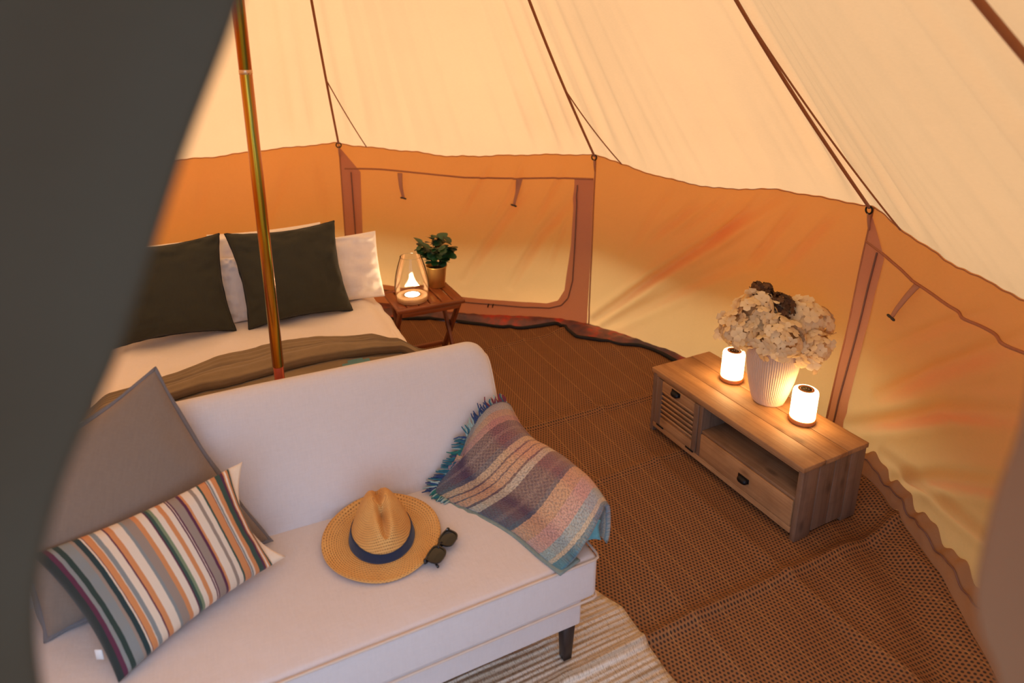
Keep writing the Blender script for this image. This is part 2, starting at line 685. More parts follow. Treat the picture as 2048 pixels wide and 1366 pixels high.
GN = 330
xs = np.linspace(CX - 2.85, CX + 2.75, GN)
ys = np.linspace(CY - 2.95, CY + 2.55, GN)
V, keep, UV = [], [], []
for y in ys:
    for x in xs:
        rad = math.hypot(x - CX, y - CY)
        az = math.degrees(math.atan2(y - CY, x - CX))
        e = mat_edge(az)
        px_, py_ = x, y
        if rad > e:
            px_, py_ = CX + (x - CX) * e / rad, CY + (y - CY) * e / rad
        keep.append(rad <= e)
        a, b, _ = xf(SFi, [(px_, py_, 0)])[0]
        UV.append((a, b))
        V.append((px_, py_, max(-0.012, mat_h(px_, py_) - 0.001)))
F = []
for j in range(GN - 1):
    for i in range(GN - 1):
        q = [j * GN + i, j * GN + i + 1, (j + 1) * GN + i + 1, (j + 1) * GN + i]
        if any(keep[k] for k in q):
            F.append(q)
used = sorted({k for q in F for k in q})
rm = {k: i for i, k in enumerate(used)}
V = [V[k] for k in used]
UV = [UV[k] for k in used]
F = [[rm[k] for k in q] for q in F]

g = G('woven_matting')
uv = g.tc('UV')
sx_ = g.n('SeparateXYZ', {0: uv})
U_, V_ = sx_.outputs[0], sx_.outputs[1]
CW, CH = 0.0150, 0.0135
vv = g.math('DIVIDE', V_, CH)
row = g.math('FLOOR', vv)
off = g.math('MULTIPLY', g.math('FLOORED_MODULO', row, 2.0), 0.5)
uu = g.math('ADD', g.math('DIVIDE', U_, CW), off)
fu = g.math('SUBTRACT', g.math('FRACT', uu), 0.5)
fv = g.math('SUBTRACT', g.math('FRACT', vv), 0.5)
dist = g.math('SQRT', g.math('ADD', g.math('MULTIPLY', g.math('MULTIPLY', fu, fu), 1.6), g.math('MULTIPLY', fv, fv)))
dot = g.ramp(dist, [(0.26, (1, 1, 1, 1)), (0.40, (0, 0, 0, 1))])
nb = g.noise(uv, 5.0, 4)
nf = g.noise(uv, 260.0, 2)
straw = g.mix(nb, lin(130, 88, 50), lin(154, 110, 64))
straw = g.mix(g.math('MULTIPLY', nf, 0.5), straw, lin(120, 66, 36))
# every other thread row has a rust-red tint
redr = g.math('MULTIPLY', g.math('FLOORED_MODULO', row, 2.0), 0.22)
straw = g.mix(redr, straw, lin(142, 84, 46))
colr = g.mix(g.math('MULTIPLY', dot, 0.93), straw, lin(30, 18, 15))
# thin golden warp threads every 11 cm
ws = g.math('ABSOLUTE', g.math('SUBTRACT', g.math('FRACT', g.math('DIVIDE', U_, 0.115)), 0.5))
wl = g.math('LESS_THAN', ws, 0.016)
colr = g.mix(g.math('MULTIPLY', wl, 0.28), colr, lin(205, 155, 88))
hgt = g.math('SUBTRACT', 1.0, dot)
M['mat'] = g.end(g.pr(colr, 0.72, g.bump(hgt, 0.6, 0.004)))
mat_o = mk("woven_mat", V, F, M['mat'], None, UV)
tag(mat_o, "brown woven floor matting with fold ridges covering the tent floor", "mat")
bp = []
for k in range(260):
    az = 139 + (16 - 139) * k / 259
    e = mat_edge(az)
    a = math.radians(az)
    x, y = CX + e * math.cos(a), CY + e * math.sin(a)
    bp.append((x, y, max(0.0, mat_h(x, y)) + 0.010 + 0.004 * nz(az * .4, 0, 0)))
tv_, tf_ = tube(bp, [0.011 + 0.005 * nz(k * .11, 2, 0) for k in range(260)], 7)
b_o = mk("edge_binding", tv_, tf_, M['black'], mat_o)
b_o["label"] = "black bound edge of the matting"


# ---- canvas strip along the foot of the wall on the right
def skirt_fn(u, v):
    az = 15 + (-50 - 15) * u
    e = mat_edge(az)
    a = math.radians(az)
    p1 = np.array([CX + (e - .012) * math.cos(a), CY + (e - .012) * math.sin(a), max(0, mat_h(CX + e * math.cos(a), CY + e * math.sin(a))) + 0.004])
    top = 0.140 + 0.018 * math.sin(az * 1.35) + 0.010 * math.sin(az * 2.9 + 1)
    p0 = np.array(wall_p(az, top, 0.008))
    p = p1 * (1 - v) + p0 * v
    a2 = math.sin(math.pi * v)
    bulge = 0.012 * a2 * (1 + 1.2 * nz(az * .5, v * 2, 4))
    p[0] -= bulge * math.cos(a)
    p[1] -= bulge * math.sin(a)
    p[2] += bulge * .6
    return p


V, F, UV = gridf(220, 10, skirt_fn)
sk = mk("baseboard_right", V, F, M['skirt'])
tag(sk, "loose brown canvas skirt along the foot of the right wall", kind="structure")
sp_ = [np.array(skirt_fn(k / 159, .56)) + np.array([-.004, 0, .004]) for k in range(160)]
mk("skirt_seam", *tube(sp_, .0035, 6), M['zip'], sk)


# ---- strips and windows on the wall
def interp_pl(pl, n):
    pl = np.asarray(pl, float)
    s = np.concatenate([[0], np.cumsum(np.hypot(np.radians(np.diff(pl[:, 0])) * 2.5, np.diff(pl[:, 1])))])
    t = np.linspace(0, s[-1], n)
    return np.stack([np.interp(t, s, pl[:, 0]), np.interp(t, s, pl[:, 1])], 1)


def wall_loft(name, outer, inner, mat, parent, n=120, m=5, off=0.005):
    A, B = interp_pl(outer, n), interp_pl(inner, n)

    def fn(u, v):
        i = min(int(round(u * (n - 1))), n - 1)
        q = A[i] * (1 - v) + B[i] * v
        return wall_p(q[0], q[1], off + 0.0015 * nz(q[0] * .9, q[1] * 12, 5))
    V, F, UV = gridf(n, m, fn)
    return mk(name, V, F, mat, parent)


def wall_line(name, pl, r, mat, parent, n=80, off=0.008, wob=0.0):
    P_ = interp_pl(pl, n)
    pts = [wall_p(q[0], q[1] + wob * nz(q[0] * .5, q[1] * 9, 3), off) for q in P_]
    return mk(name, *tube(pts, r, 6), mat, parent)


def strap(parent, pl, w, bar=True):
    """hanging canvas tie with a wooden toggle"""
    P_ = interp_pl(pl, 14)
    n = 14

    def fn(u, v):
        q = P_[min(int(round(v * (n - 1))), n - 1)]
        wd = w * (1 - .45 * v)
        p = np.array(wall_p(q[0] + (u - .5) * math.degrees(wd / 2.4), q[1], 0.012 + 0.016 * math.sin(math.pi * v) + 0.012 * v))
        return p
    V, F, UV = gridf(4, n, fn)
    V, F = solid(V, F, 0.003)
    s_ = mk("toggle_strap", V, F, M['band'], parent)
    q = P_[-1]
    c = np.array(wall_p(q[0], q[1], 0.026))
    a = math.radians(q[0])
    tdir = np.array([-math.sin(a), math.cos(a), 0.25])
    tdir /= np.linalg.norm(tdir)
    pts = [c + tdir * x for x in (-.022, -.018, -.006, 0, .006, .018, .022)]
    mk("toggle", *tube(pts, [.003, .006, .006, .0045, .006, .006, .003], 8), M['toggle'], s_)
    return s_


w1 = thing("window_1", "zipped canvas window flap with brown border behind the side table", None, wall_p(77, .1, .02), 0, kind="structure")
outer1 = [(98.6, 1.215), (98.6, .60), (98.3, .05), (88, .03), (77.7, .03), (66.7, .02), (57.3, .02), (57.1, .5), (57.1, 1.06)]
inner1 = [(95.4, 1.03), (95.7, .567), (95.2, .20), (88, .175), (77.7, .165), (68, .15), (64.0, .15), (62.2, .18), (61.2, .262), (60.4, .60), (60.15, 1.055)]
wall_loft("window_border", outer1, inner1, M['band'], w1, 220, 6, 0.006)
wall_line("zip_line", [(96.9, 1.03), (96.85, .567), (96.6, .16), (88, .14), (80.5, .132), (73.3, .125), (67.5, .112), (63.5, .118), (61.6, .148), (60.5, .21), (59.85, .344), (59.7, .667), (59.65, 1.01)], .0045, M['zip'], w1, 200, .011)
wall_line("top_seam", [(97.9, 1.056), (92.2, 1.05), (86.4, 1.035), (77.8, 1.018), (68.8, 1.027), (64.1, 1.041), (57.2, 1.06)], .006, M['seam'], w1, 90, .004)
strap(w1, [(88.9, 1.03), (88.7, .93), (88.4, .855)], .034)
strap(w1, [(68.75, 1.025), (69.0, .94), (69.3, .852)], .034)
for daz in (72.6, 73.4):
    mk("zip_pull", *tube([wall_p(daz, .132, .016), wall_p(daz + .1, .118, .02), wall_p(daz + .15, .105, .018)], .004, 6), M['ring'], w1)

w2 = thing("window_2", "zipped canvas window flap on the right wall beyond the cabinet", None, wall_p(0, .1, .02), 0, kind="structure")
wall_loft("window_border", [(16.8, 1.19), (17.4, .678), (18.0, .12)], [(14.4, 1.02), (15.1, .66), (15.9, .12)], M['band'], w2, 80, 5, 0.006)
wall_line("zip_line", [(15.3, 1.036), (16.0, .678), (16.9, .269), (17.1, .13)], .004, M['zip'], w2, 90, .011)
wall_line("top_seam", [(17.0, 1.067), (13.7, 1.025), (10.4, .984), (5.0, .974), (.85, .974), (-4.2, .985), (-24, 1.06)], .006, M['seam'], w2, 110, .004)
strap(w2, [(9.5, .98), (10.5, .887), (11.7, .80)], .034)

# vertical seams below the ropes
for k, (pl, lab) in enumerate([([(98.5, 1.22), (98.6, .05)], "vertical wall seam behind the bed"), ([(56.95, 1.21), (57.0, .03)], "vertical wall seam between window and creased panel"),
                               ([(16.8, 1.22), (17.4, .678), (18.3, .06)], "slanting wall seam behind the cabinet")]):
    t_ = wall_line("trim_%d" % (k + 1), pl, .005, M['seam'], None, 60, .004)
    tag(t_, lab, kind="structure")
# hem where wall and roof meet
hp = []
for k in range(500):
    az = 139 + (-26 - 139) * k / 499
    p = wall_p(az, ztop(az) - .004, .004)
    hp.append(p)
t_ = mk("trim_4", *tube(hp, .0024, 6), M['seam'])
tag(t_, "stitched hem where the wall meets the roof", kind="structure")


# ---- ropes running up the roof seams
def rope(az, tsplit, end_az, label, r=.0075):
    B = np.array(wall_p(az, ztop(az) - .012, .02))
    A = np.array([CX + .03 * math.cos(math.radians(az)), CY + .03 * math.sin(math.radians(az)), HA - .08])
    root = thing("roof_rope", label, "rope", tuple(B), 0, group="ropes along the roof seams")
    inw = np.array([-math.cos(math.radians(az)), -math.sin(math.radians(az)), 0])
    pts = [B + (A - B) * t + inw * (.035 * math.sin(math.pi * min(1, t * 2.2)) if t < .45 else 0.03) for t in np.linspace(0.002, .97, 40)]
    mk("webbing", *tube(pts, [r] * 40, 8), M['rope'], root)
    # slack line
    P0 = B + (A - B) * tsplit + inw * .03
    P1 = np.array(wall_p(end_az, ztop(end_az) + .0, .01))
    mid = (P0 + P1) / 2 + np.array([0, 0, -.015]) + inw * .03
    pts = [(1 - t) ** 2 * P0 + 2 * t * (1 - t) * mid + t * t * P1 for t in np.linspace(0, 1, 20)]
    mk("slack_cord", *tube(pts, .0038, 6), M['rope'], root)
    # steel ring
    tang = np.array([-math.sin(math.radians(az)), math.cos(math.radians(az)), 0])
    c = B + np.array([0, 0, -.004]) + inw * .006
    pts = [c + tang * .017 * math.cos(t) + np.array([0, 0, 1]) * .017 * math.sin(t) for t in np.linspace(0, 2 * math.pi, 25)[:-1]]
    mk("ring", *tube(pts, .0042, 8, True), M['ring'], root)
    pts = [c + np.array([0, 0, -.015]), c + np.array([0, 0, -.05]) - inw * .008, np.array(wall_p(az, ztop(az) - .11, .008))]
    mk("ring_tab", *tube(pts, [.006, .007, .004], 6), M['band'], root)
    return root


rope(98.5, .168, 94.2, "brown roof rope ending at the ring behind the bed's white pillow")
rope(56.95, .160, 52.6, "brown roof rope ending at the ring at the right end of the back window")
rope(16.78, .30, 12.9, "brown roof rope ending at the ring above the flower vase")
rope(-24.0, .20, -27.5, "brown roof rope crossing the top right corner of the roof", .009)

# ---- centre pole
g = G('passivated_steel')
v = g.tc()
sepp = g.n('SeparateXYZ', {0: v})
ang = g.n('Math', {0: sepp.outputs[1], 1: sepp.outputs[0]}, operation='ARCTAN2').outputs[0]
an = g.math('ADD', g.math('MULTIPLY', ang, 0.85), g.math('MULTIPLY', g.noise(g.mapping(v, (6, 6, 1.3)), 1.0, 3), 2.6))
cyc = g.math('FRACT', g.math('MULTIPLY', an, 0.55))
pc = g.ramp(cyc, [(0.0, lin(176, 106, 30)), (0.2, lin(190, 142, 36)), (0.38, lin(96, 128, 74)), (0.5, lin(176, 120, 46)), (0.66, lin(178, 108, 80)), (0.82, lin(196, 128, 40)), (1.0, lin(176, 106, 30))])
M['pole'] = g.end(g.pr(pc, 0.22, None, Metallic=0.95))
M['pole_red'] = m_plain('red_brown_sleeve', lin(176, 84, 62), 0.3, 0.7)
pole = thing("tent_pole", "tall iridescent brass coloured centre pole of the tent behind the sofa", "tent pole", (CX, CY, 0))
PC = np.array([CX, CY, 0])
for (z0, z1, r, mt, nm) in ((0.0, .845, .0170, 'pole_red', 'lower_section'), (.835, 1.825, .0190, 'pole', 'middle_section'), (1.827, 4.02, .0192, 'pole', 'upper_section')):
    mk(nm, *(lambda q: (q[0] + PC, q[1]))(lathe([(.0001, z0), (r * .9, z0), (r, z0 + .003), (r, z1 - .003), (r * .93, z1), (.0001, z1)], 32)), M[mt], pole)
mk("joint_ring", *(lambda q: (q[0] + PC, q[1]))(lathe([(.0180, 1.818), (.0198, 1.820), (.0201, 1.826), (.0198, 1.832), (.0180, 1.834)], 32)), m_plain('worn_joint', lin(214, 170, 130), .3, .8), pole)
mk("base_foot", *(lambda q: (q[0] + PC, q[1]))(lathe([(.0001, 0), (.05, 0), (.05, .008), (.024, .012), (.022, .05), (.017, .052)], 32)), M['ring'], pole)


# ---- door flaps tied back beside the camera's doorway
def flap(name, edge, spread, label, mat, n=70, m=50):
    """edge: points (x,y,z) of the free edge from top to bottom; spread: vectors to the tied side"""
    def fn(u, v):
        e = catmull(edge, v)
        s = catmull(spread, v)
        p = e + s * u
        f = 0.018 * math.sin(u * 13 + v * 2.0) * min(1, u * 4) + 0.010 * nz(u * 3, v * 3, 8)
        return p + np.array([0.25, 1.0, 0.0]) * f
    V, F, UV = gridf(n, m, fn)
    V, F = solid(V, F, 0.004)
    o_ = mk(name, V, F, mat)
    tag(o_, label, kind="structure")
    return o_


M['flap'] = m_canvas('shade_toned_canvas', (0.125, 0.092, 0.054, 1), (0.052, 0.039, 0.024, 1), 0.3, 5)  # flap darkened in its canvas colour to stand for shade at the doorway
edgeL = [(-0.1386, 0.3960, 1.9921), (-0.1465, 0.3823, 1.9410), (-0.1750, 0.3468, 1.8581), (-0.2013, 0.3091, 1.7671), (-0.2353, 0.2856, 1.6896), (-0.2455, 0.2669, 1.6270), (-0.2520, 0.2664, 1.5241), (-0.2508, 0.2660, 1.3501)]
spreadL = [(-.34, -.10, .03), (-.34, -.10, .02), (-.33, -.11, 0), (-.32, -.12, 0), (-.30, -.12, 0), (-.30, -.12, 0), (-.30, -.12, 0), (-.30, -.12, 0)]
flap("door_1", edgeL, spreadL, "canvas door flap with shade put into its colour, hanging close by on the left", M['flap'])
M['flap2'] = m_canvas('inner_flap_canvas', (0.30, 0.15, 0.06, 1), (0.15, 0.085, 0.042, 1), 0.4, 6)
edgeR = [(0.3956, 0.4554, 1.9109), (0.3749, 0.4370, 1.8051), (0.3565, 0.3956, 1.6809), (0.3404, 0.3818, 1.6165), (0.3303, 0.3680, 1.5567), (0.3321, 0.3588, 1.5245), (0.3450, 0.3450, 1.4831), (0.3572, 0.3290, 1.3561)]
spreadR = [(.26, -.06, 0)] * 8
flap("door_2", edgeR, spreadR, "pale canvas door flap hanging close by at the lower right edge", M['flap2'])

# ================================================================== SOFA
M['sofa'] = m_fabric('sofa_linen', lin(206, 194, 186), 520, 0.06, 0.35, 0.1)
M['piping'] = m_fabric('sofa_piping', lin(205, 182, 160), 600, 0.06)
M['leg_dark'] = m_wood('dark_stained_wood', lin(52, 38, 34), lin(28, 22, 22), 2, 1, 0.4, False)
SL, SRT = -1.62, 0.0
sofa = thing("sofa", "cream linen sofa with a reclined back and dark legs", "sofa", S(-.8, .4, 0), SR)


def soft_box(a0, a1, b0, b1, z0, z1, rad, dome=0.0, na=60, nb=30):
    """upholstered block: rounded edges and slightly domed top, in furniture axes"""
    V, F = bev(a0, a1, b0, b1, z0, z1, rad, 4)
    bm = bmesh.new()
    vv_ = [bm.verts.new(q) for q in V]
    for f in F:
        bm.faces.new([vv_[i] for i in f])
    bmesh.ops.subdivide_edges(bm, edges=[e for e in bm.edges if e.calc_length() > .12], cuts=14, use_grid_fill=True)
    for q in bm.verts:
        u = (q.co.x - a0) / (a1 - a0)
        w = (q.co.y - b0) / (b1 - b0)
        if q.co.z > (z0 + z1) / 2:
            q.co.z += dome * max(0, math.sin(math.pi * min(max(u, 0), 1)) ** .5) * max(0, math.sin(math.pi * min(max(w, 0), 1))) + .003 * nz(q.co.x * 5, q.co.y * 5, 2)
        if q.co.y < b0 + rad * .5:
            q.co.y += .004 * nz(q.co.x * 4, q.co.z * 9, 5)
    bm.verts.index_update()
    V = np.array([tuple(q.co) for q in bm.verts])
    F = [[q.index for q in f.verts] for f in bm.faces]
    bm.free()
    return xf(SF, V), F


mk("base", *soft_box(SL, -.035, .03, .76, .150, .285, .012), M['sofa'], sofa)
seat = mk("seat_cushion", *soft_box(SL, 0.0, 0.0, .68, .272, .426, .022, .010), M['sofa'], sofa)
# piping round the top and bottom of the seat front
for z in (.421, .276):
    mk("piping", *tube([S(a, -.001, z) for a in np.linspace(SL + .02, -.018, 40)] + [S(-.005, .003, z), S(.001, .018, z)] + [S(.001, b, z) for b in np.linspace(.04, .6, 12)], .0042, 6), M['piping'], seat)
BP = [(.500, .36), (.512, .435), (.535, .50), (.566, .57), (.600, .645), (.634, .72), (.662, .780), (.688, .822), (.715, .842), (.742, .840), (.765, .815), (.775, .77), (.775, .60), (.772, .30), (.70, .30), (.60, .30)]


def back_fn(u, v):
    pb = catmull(BP, u)
    a = SL + (-.055 - SL) * v
    d = -.055 - a
    R_ = .085
    k = 1.0
    cut = 0.0
    if d < R_:
        cut = R_ * (1 - math.sqrt(max(0, 1 - (1 - d / R_) ** 2)))
    z = pb[1]
    zt_ = .842 - cut * .9
    if z > .60:
        z = .60 + (z - .60) * (zt_ - .60) / (.842 - .60)
    b = pb[0]
    edge = max(0, 1 - d / .025)
    b = b + (.66 - b) * .25 * edge ** 2 * (1 if z > .45 else .3)
    b += .006 * nz(a * 2.5, z * 3, 6)
    z += .004 * nz(a * 3, u * 4, 2) * (1 if z > .6 else 0)
    return S(a, b, z)


vlist = list(np.linspace(0, .93, 40)) + list(np.linspace(.935, 1, 22))
V, F, UV = gridf(48, 62, lambda u, v: back_fn(u, vlist[min(61, int(round(v * 61)))]))
nU = 48
F.append([61 * nU + k for k in range(nU)])
F.append([k for k in range(nU)][::-1])
back = mk("backrest", V, F, M['sofa'], sofa)
mk("piping", *tube([back_fn(u, .9985) for u in np.linspace(.0, .72, 50)], .0045, 6), M['piping'], back)
for (a, b) in ((-.075, .055), (-.075, .70), (SL + .07, .055), (SL + .07, .70)):
    V, F = bev(-.021, .021, -.021, .021, 0, .155, .003, 1)
    V[:, :2] *= (0.68 + 0.32 * V[:, 2:3] / .155)
    mk("leg", xf(SF, V + np.array([a, b, 0])), F, M['leg_dark'], sofa)
# left arm
armP = [(-.0, .15), (.0, .50), (.01, .56), (.04, .605), (.085, .62), (.13, .605), (.16, .56), (.17, .50), (.17, .15)]


def arm_fn(u, v):
    q = catmull(armP, u)
    b = .03 + .70 * v
    return S(SL - .0 - q[0] + .02, b, q[1])


V, F, UV = gridf(30, 16, arm_fn)
F += [[k for k in range(30)], [15 * 30 + k for k in range(30)][::-1]]
mk("armrest", V, F, M['sofa'], sofa)


# ---- cushions
def pillow(name, corners, thick, mat, parent=None, n=34, pinch=.035, crease=.006, seed=0, sag=0.0, ex_=.42, uvs=(1, 1), asym=1.0):
    """stuffed cushion from its four corners (world): BL, BR, TR, TL"""
    c0, c1, c2, c3 = [np.array(c, float) for c in corners]
    nrm = np.cross(c1 - c0, c3 - c0) + np.cross(c2 - c1, c0 - c1) * 0
    nrm /= np.linalg.norm(nrm)
    ctr = (c0 + c1 + c2 + c3) / 4
    Vs, UVs = [], []
    for side in (1, -1):
        for j in range(n):
            for i in range(n):
                u, v = i / (n - 1), j / (n - 1)
                # denser near the rim
                u = .5 - .5 * math.cos(math.pi * u)
                v = .5 - .5 * math.cos(math.pi * v)
                p = c0 * (1 - u) * (1 - v) + c1 * u * (1 - v) + c2 * u * v + c3 * (1 - u) * v
                du, dv = 4 * u * (1 - u), 4 * v * (1 - v)
                # edges between the corners draw in
                inx = ((c0 + c3) / 2 * (1 - u) + (c1 + c2) / 2 * u) - ctr
                iny = ((c0 + c1) / 2 * (1 - v) + (c3 + c2) / 2 * v) - ctr
                p = p - inx / (np.linalg.norm((c1 + c2 - c0 - c3)) / 2 + 1e-6) * pinch * dv * abs(2 * u - 1) ** 1.5 * 2
                p = p - iny / (np.linalg.norm((c3 + c2 - c0 - c1)) / 2 + 1e-6) * pinch * du * abs(2 * v - 1) ** 1.5 * 2
                t = thick / 2 * (du ** ex_) * (dv ** ex_)
                t *= (1 - .25 * (v - .5) * 2 * sag)
                rim_w = 1 - min(du, dv)
                w = crease * (nz(u * 7 + seed, v * 7, side * 2.0) + .6 * nz(u * 15, v * 15 + seed, 5)) * (.4 + .8 * rim_w) * min(1, 6 * min(du, dv))
                p = p + nrm * (side * (t * (asym if side < 0 else 1)) + w)
                Vs.append(p)
                UVs.append((u * uvs[0], v * uvs[1]))
    F = []
    N = n * n
    for j in range(n - 1):
        for i in range(n - 1):
            a = j * n + i
            F.append([a, a + 1, a + n + 1, a + n])
            F.append([N + a, N + a + n, N + a + n + 1, N + a + 1])
    # weld the rim
    rimidx = [j * n + i for j in range(n) for i in range(n) if i in (0, n - 1) or j in (0, n - 1)]
    mp = {N + k: k for k in rimidx}
    for k in rimidx:
        Vs[k] = (Vs[k] + Vs[N + k]) / 2
    F = [[mp.get(i, i) for i in f] for f in F]
    usedv = sorted({i for f in F for i in f})
    re_ = {k: i for i, k in enumerate(usedv)}
    V = [Vs[k] for k in usedv]
    UV = [UVs[k] for k in usedv]
    F = [[re_[i] for i in f] for f in F]
    o_ = mk(name, V, F, mat, parent, UV)
    order = [i for i in range(n)] + [j * n + n - 1 for j in range(1, n)] + [(n - 1) * n + i for i in range(n - 2, -1, -1)] + [j * n for j in range(n - 2, 0, -1)]
    loop = [Vs[k] for k in order]
    return o_, loop, nrm


def edging(name, loop, r, mat, parent, wob=.002):
    pts = [np.array(p) + np.array([nz(i * .3, 1), nz(i * .3, 2), nz(i * .3, 3)]) * wob for i, p in enumerate(loop)]
    return mk(name, *tube(pts, r, 6, True), mat, parent)


def flange(name, loop, width, mat, parent, ctr, uv=None):
    L_ = [np.array(p) for p in loop]
    n = len(L_)
    V = []
    for i, p in enumerate(L_):
        d = p - ctr
        d /= np.linalg.norm(d)
        V.append(p - d * .006)
    for i, p in enumerate(L_):
        d = p - ctr
        d /= np.linalg.norm(d)
        V.append(p + d * width + np.array([nz(i * .25, 1), nz(i * .25, 2), nz(i * .25, 5)]) * .006)
    F = [[i, (i + 1) % n, n + (i + 1) % n, n + i] for i in range(n)]
    V, F = solid(V, F, .003)
    return mk(name, V, F, mat, parent)


M['greylinen'] = m_fabric('grey_linen', lin(124, 106, 90), 420, 0.10, 0.45, 0.15)  # linen colour darkened to carry the shadow falling on this cushion
M['greyedge'] = m_fabric('grey_edge', lin(112, 104, 100), 420, 0.1)
cor = [S(-1.45, .37, .44), S(-.892, .475, .448), S(-1.137, .675, .99), S(-1.56, .57, .80)]
gc, lp, nr = pillow("linen_cushion", cor, .15, M['greylinen'], None, 36, .02, .006, 3, 0, .45)
tag(gc, "large plain grey linen cushion leaning on the sofa back", "cushion")
flange("flange_edge", lp, .012, M['greyedge'], gc, sum(np.array(c) for c in cor) / 4)

# striped lumbar cushion
g = G('striped_cotton')
uv = g.tc('UV')
sx_ = g.n('SeparateXYZ', {0: uv})
cream, orange, green, plum, taupe, grey, pale = lin(226, 204, 176), lin(206, 134, 78), lin(52, 74, 60), lin(88, 34, 58), lin(150, 130, 112), lin(132, 134, 128), lin(236, 214, 186)
stripes = [(0, lin(34, 46, 44)), (.035, plum), (.055, grey), (.075, lin(36, 56, 48)), (.105, grey), (.15, taupe), (.165, lin(30, 52, 52)), (.195, cream), (.20, plum), (.207, orange), (.235, cream), (.24, grey), (.262, cream),
           (.30, plum), (.307, orange), (.335, cream), (.378, grey), (.392, taupe), (.435, orange), (.458, cream), (.495, plum), (.503, green), (.518, lin(120, 132, 96)), (.532, cream), (.56, orange), (.585, cream), (.612, plum), (.618, cream)]
stripes2 = [(.0, cream), (.622, plum), (.632, taupe), (.675, plum), (.688, orange), (.70, cream), (.745, taupe), (.765, cream), (.79, green), (.803, orange), (.84, plum), (.845, cream), (.85, grey), (.86, cream), (.875, orange), (.90, green), (.932, plum), (.948, orange), (.957, pale), (.965, orange), (.978, green), (.992, cream)]
fine = g.noise(g.mapping(uv, (900, 30, 1)), 1.0, 2)
us = g.math('ADD', sx_.outputs[0], g.math('MULTIPLY', g.math('SUBTRACT', fine, .5), .003))
r1 = g.ramp(us, stripes, 'CONSTANT')
r2 = g.ramp(us, stripes2, 'CONSTANT')
cc = g.mix(g.math('GREATER_THAN', us, .622), r1, r2)
rib = g.noise(g.mapping(uv, (500, 500, 1)), 1.0, 2)
cc = g.mix(g.math('MULTIPLY', rib, .25), cc, (0, 0, 0, 1))
M['stripe'] = g.end(g.pr(cc, .9, g.bump(rib, .35, .002), Sheen_Weight=.1))
M['cream'] = m_fabric('cream_cotton', lin(226, 200, 168), 500, .06)
cor = [S(-1.275, .150, .440), S(-.895, .345, .468), S(-.975, .455, .745), S(-1.455, .43, .655)]
st, lp, nr = pillow("striped_cushion", cor, .13, M['stripe'], None, 40, .018, .006, 11, 0, .40)
tag(st, "oblong cushion with orange, green, plum and cream stripes on the sofa", "cushion")
# cream tabs at the right-hand end
c1, c2 = np.array(cor[1]), np.array(cor[2])
axd = (c1 + c2) / 2 - (np.array(cor[0]) + np.array(cor[3])) / 2
axd /= np.linalg.norm(axd)


def end_fn(u, v):
    base = c1 + (c2 - c1) * v
    w = .012 + .030 * abs(2 * v - 1) ** 1.6
    inw_ = .030 * (1 - abs(2 * v - 1) ** 2)
    return base - axd * (inw_ + .004) + axd * w * u + nr * .004 * math.sin(u * 3 + v * 9)


V, F, UV = gridf(6, 24, end_fn)
V, F = solid(V, F, .004)
mk("end_flap", V, F, M['cream'], st)["label"] = "plain cream end flap"
V, F = bev(-.009, .009, -.001, .001, -.03, .0, .0004, 1)
p0 = np.array(cor[0]) * .75 + np.array(cor[3]) * .25
mk("care_tag", V + p0 + axd * .004 + np.array([0, 0, -.004]), F, m_plain('white_tag', lin(225, 222, 215), .8), st)

# ---- straw hat
g = G('woven_straw')
v = g.tc()
sepp = g.n('SeparateXYZ', {0: v})
ang = g.n('Math', {0: sepp.outputs[1], 1: sepp.outputs[0]}, operation='ARCTAN2').outputs[0]
rad = g.math('SQRT', g.math('ADD', g.math('MULTIPLY', sepp.outputs[0], sepp.outputs[0]), g.math('MULTIPLY', sepp.outputs[1], sepp.outputs[1])))
hh = g.math('ADD', rad, g.math('MULTIPLY', sepp.outputs[2], -.5))
rr_ = g.math('DIVIDE', hh, .0062)
aa = g.math('ADD', g.math('MULTIPLY', ang, 15.0), g.math('MULTIPLY', g.math('FLOORED_MODULO', g.math('FLOOR', rr_), 2.0), .5))
f1 = g.math('SUBTRACT', g.math('FRACT', rr_), .5)
f2 = g.math('SUBTRACT', g.math('FRACT', aa), .5)
dd = g.math('SQRT', g.math('ADD', g.math('MULTIPLY', f1, f1), g.math('MULTIPLY', f2, f2)))
hole = g.ramp(dd, [(.12, (1, 1, 1, 1)), (.30, (0, 0, 0, 1))])
pat = g.ramp(g.noise(v, 34.0, 3), [(.42, (0, 0, 0, 1)), (.62, (1, 1, 1, 1))])
nb = g.noise(v, 16.0, 4)
sc_ = g.mix(nb, lin(208, 146, 72), lin(240, 188, 108))
sc_ = g.mix(g.math('MULTIPLY', g.noise(v, 300.0, 2), .4), sc_, lin(166, 104, 46))
sc_ = g.mix(g.math('MULTIPLY', g.math('MULTIPLY', hole, g.math('ADD', g.math('MULTIPLY', pat, .6), .4)), .9), sc_, lin(112, 64, 26))
wv_ = g.n('TexWave', {'Vector': g.n('CombineXYZ', {0: hh}).outputs[0], 'Scale': 52.0}).outputs[1]
M['straw'] = g.end(g.pr(sc_, .8, g.bump(g.math('ADD', g.math('MULTIPLY', hole, -1.0), g.math('MULTIPLY', wv_, .6)), .6, .003)))
M['navy'] = m_fabric('navy_ribbon', lin(22, 34, 58), 700, .1)
HC = (-.577, .340, .430)
HRZ = SR - .10
hat = thing("straw_hat", "woven straw fedora with a navy band lying on the sofa seat", "hat", S(*HC), HRZ)
HF = npm(S(*HC), HRZ)


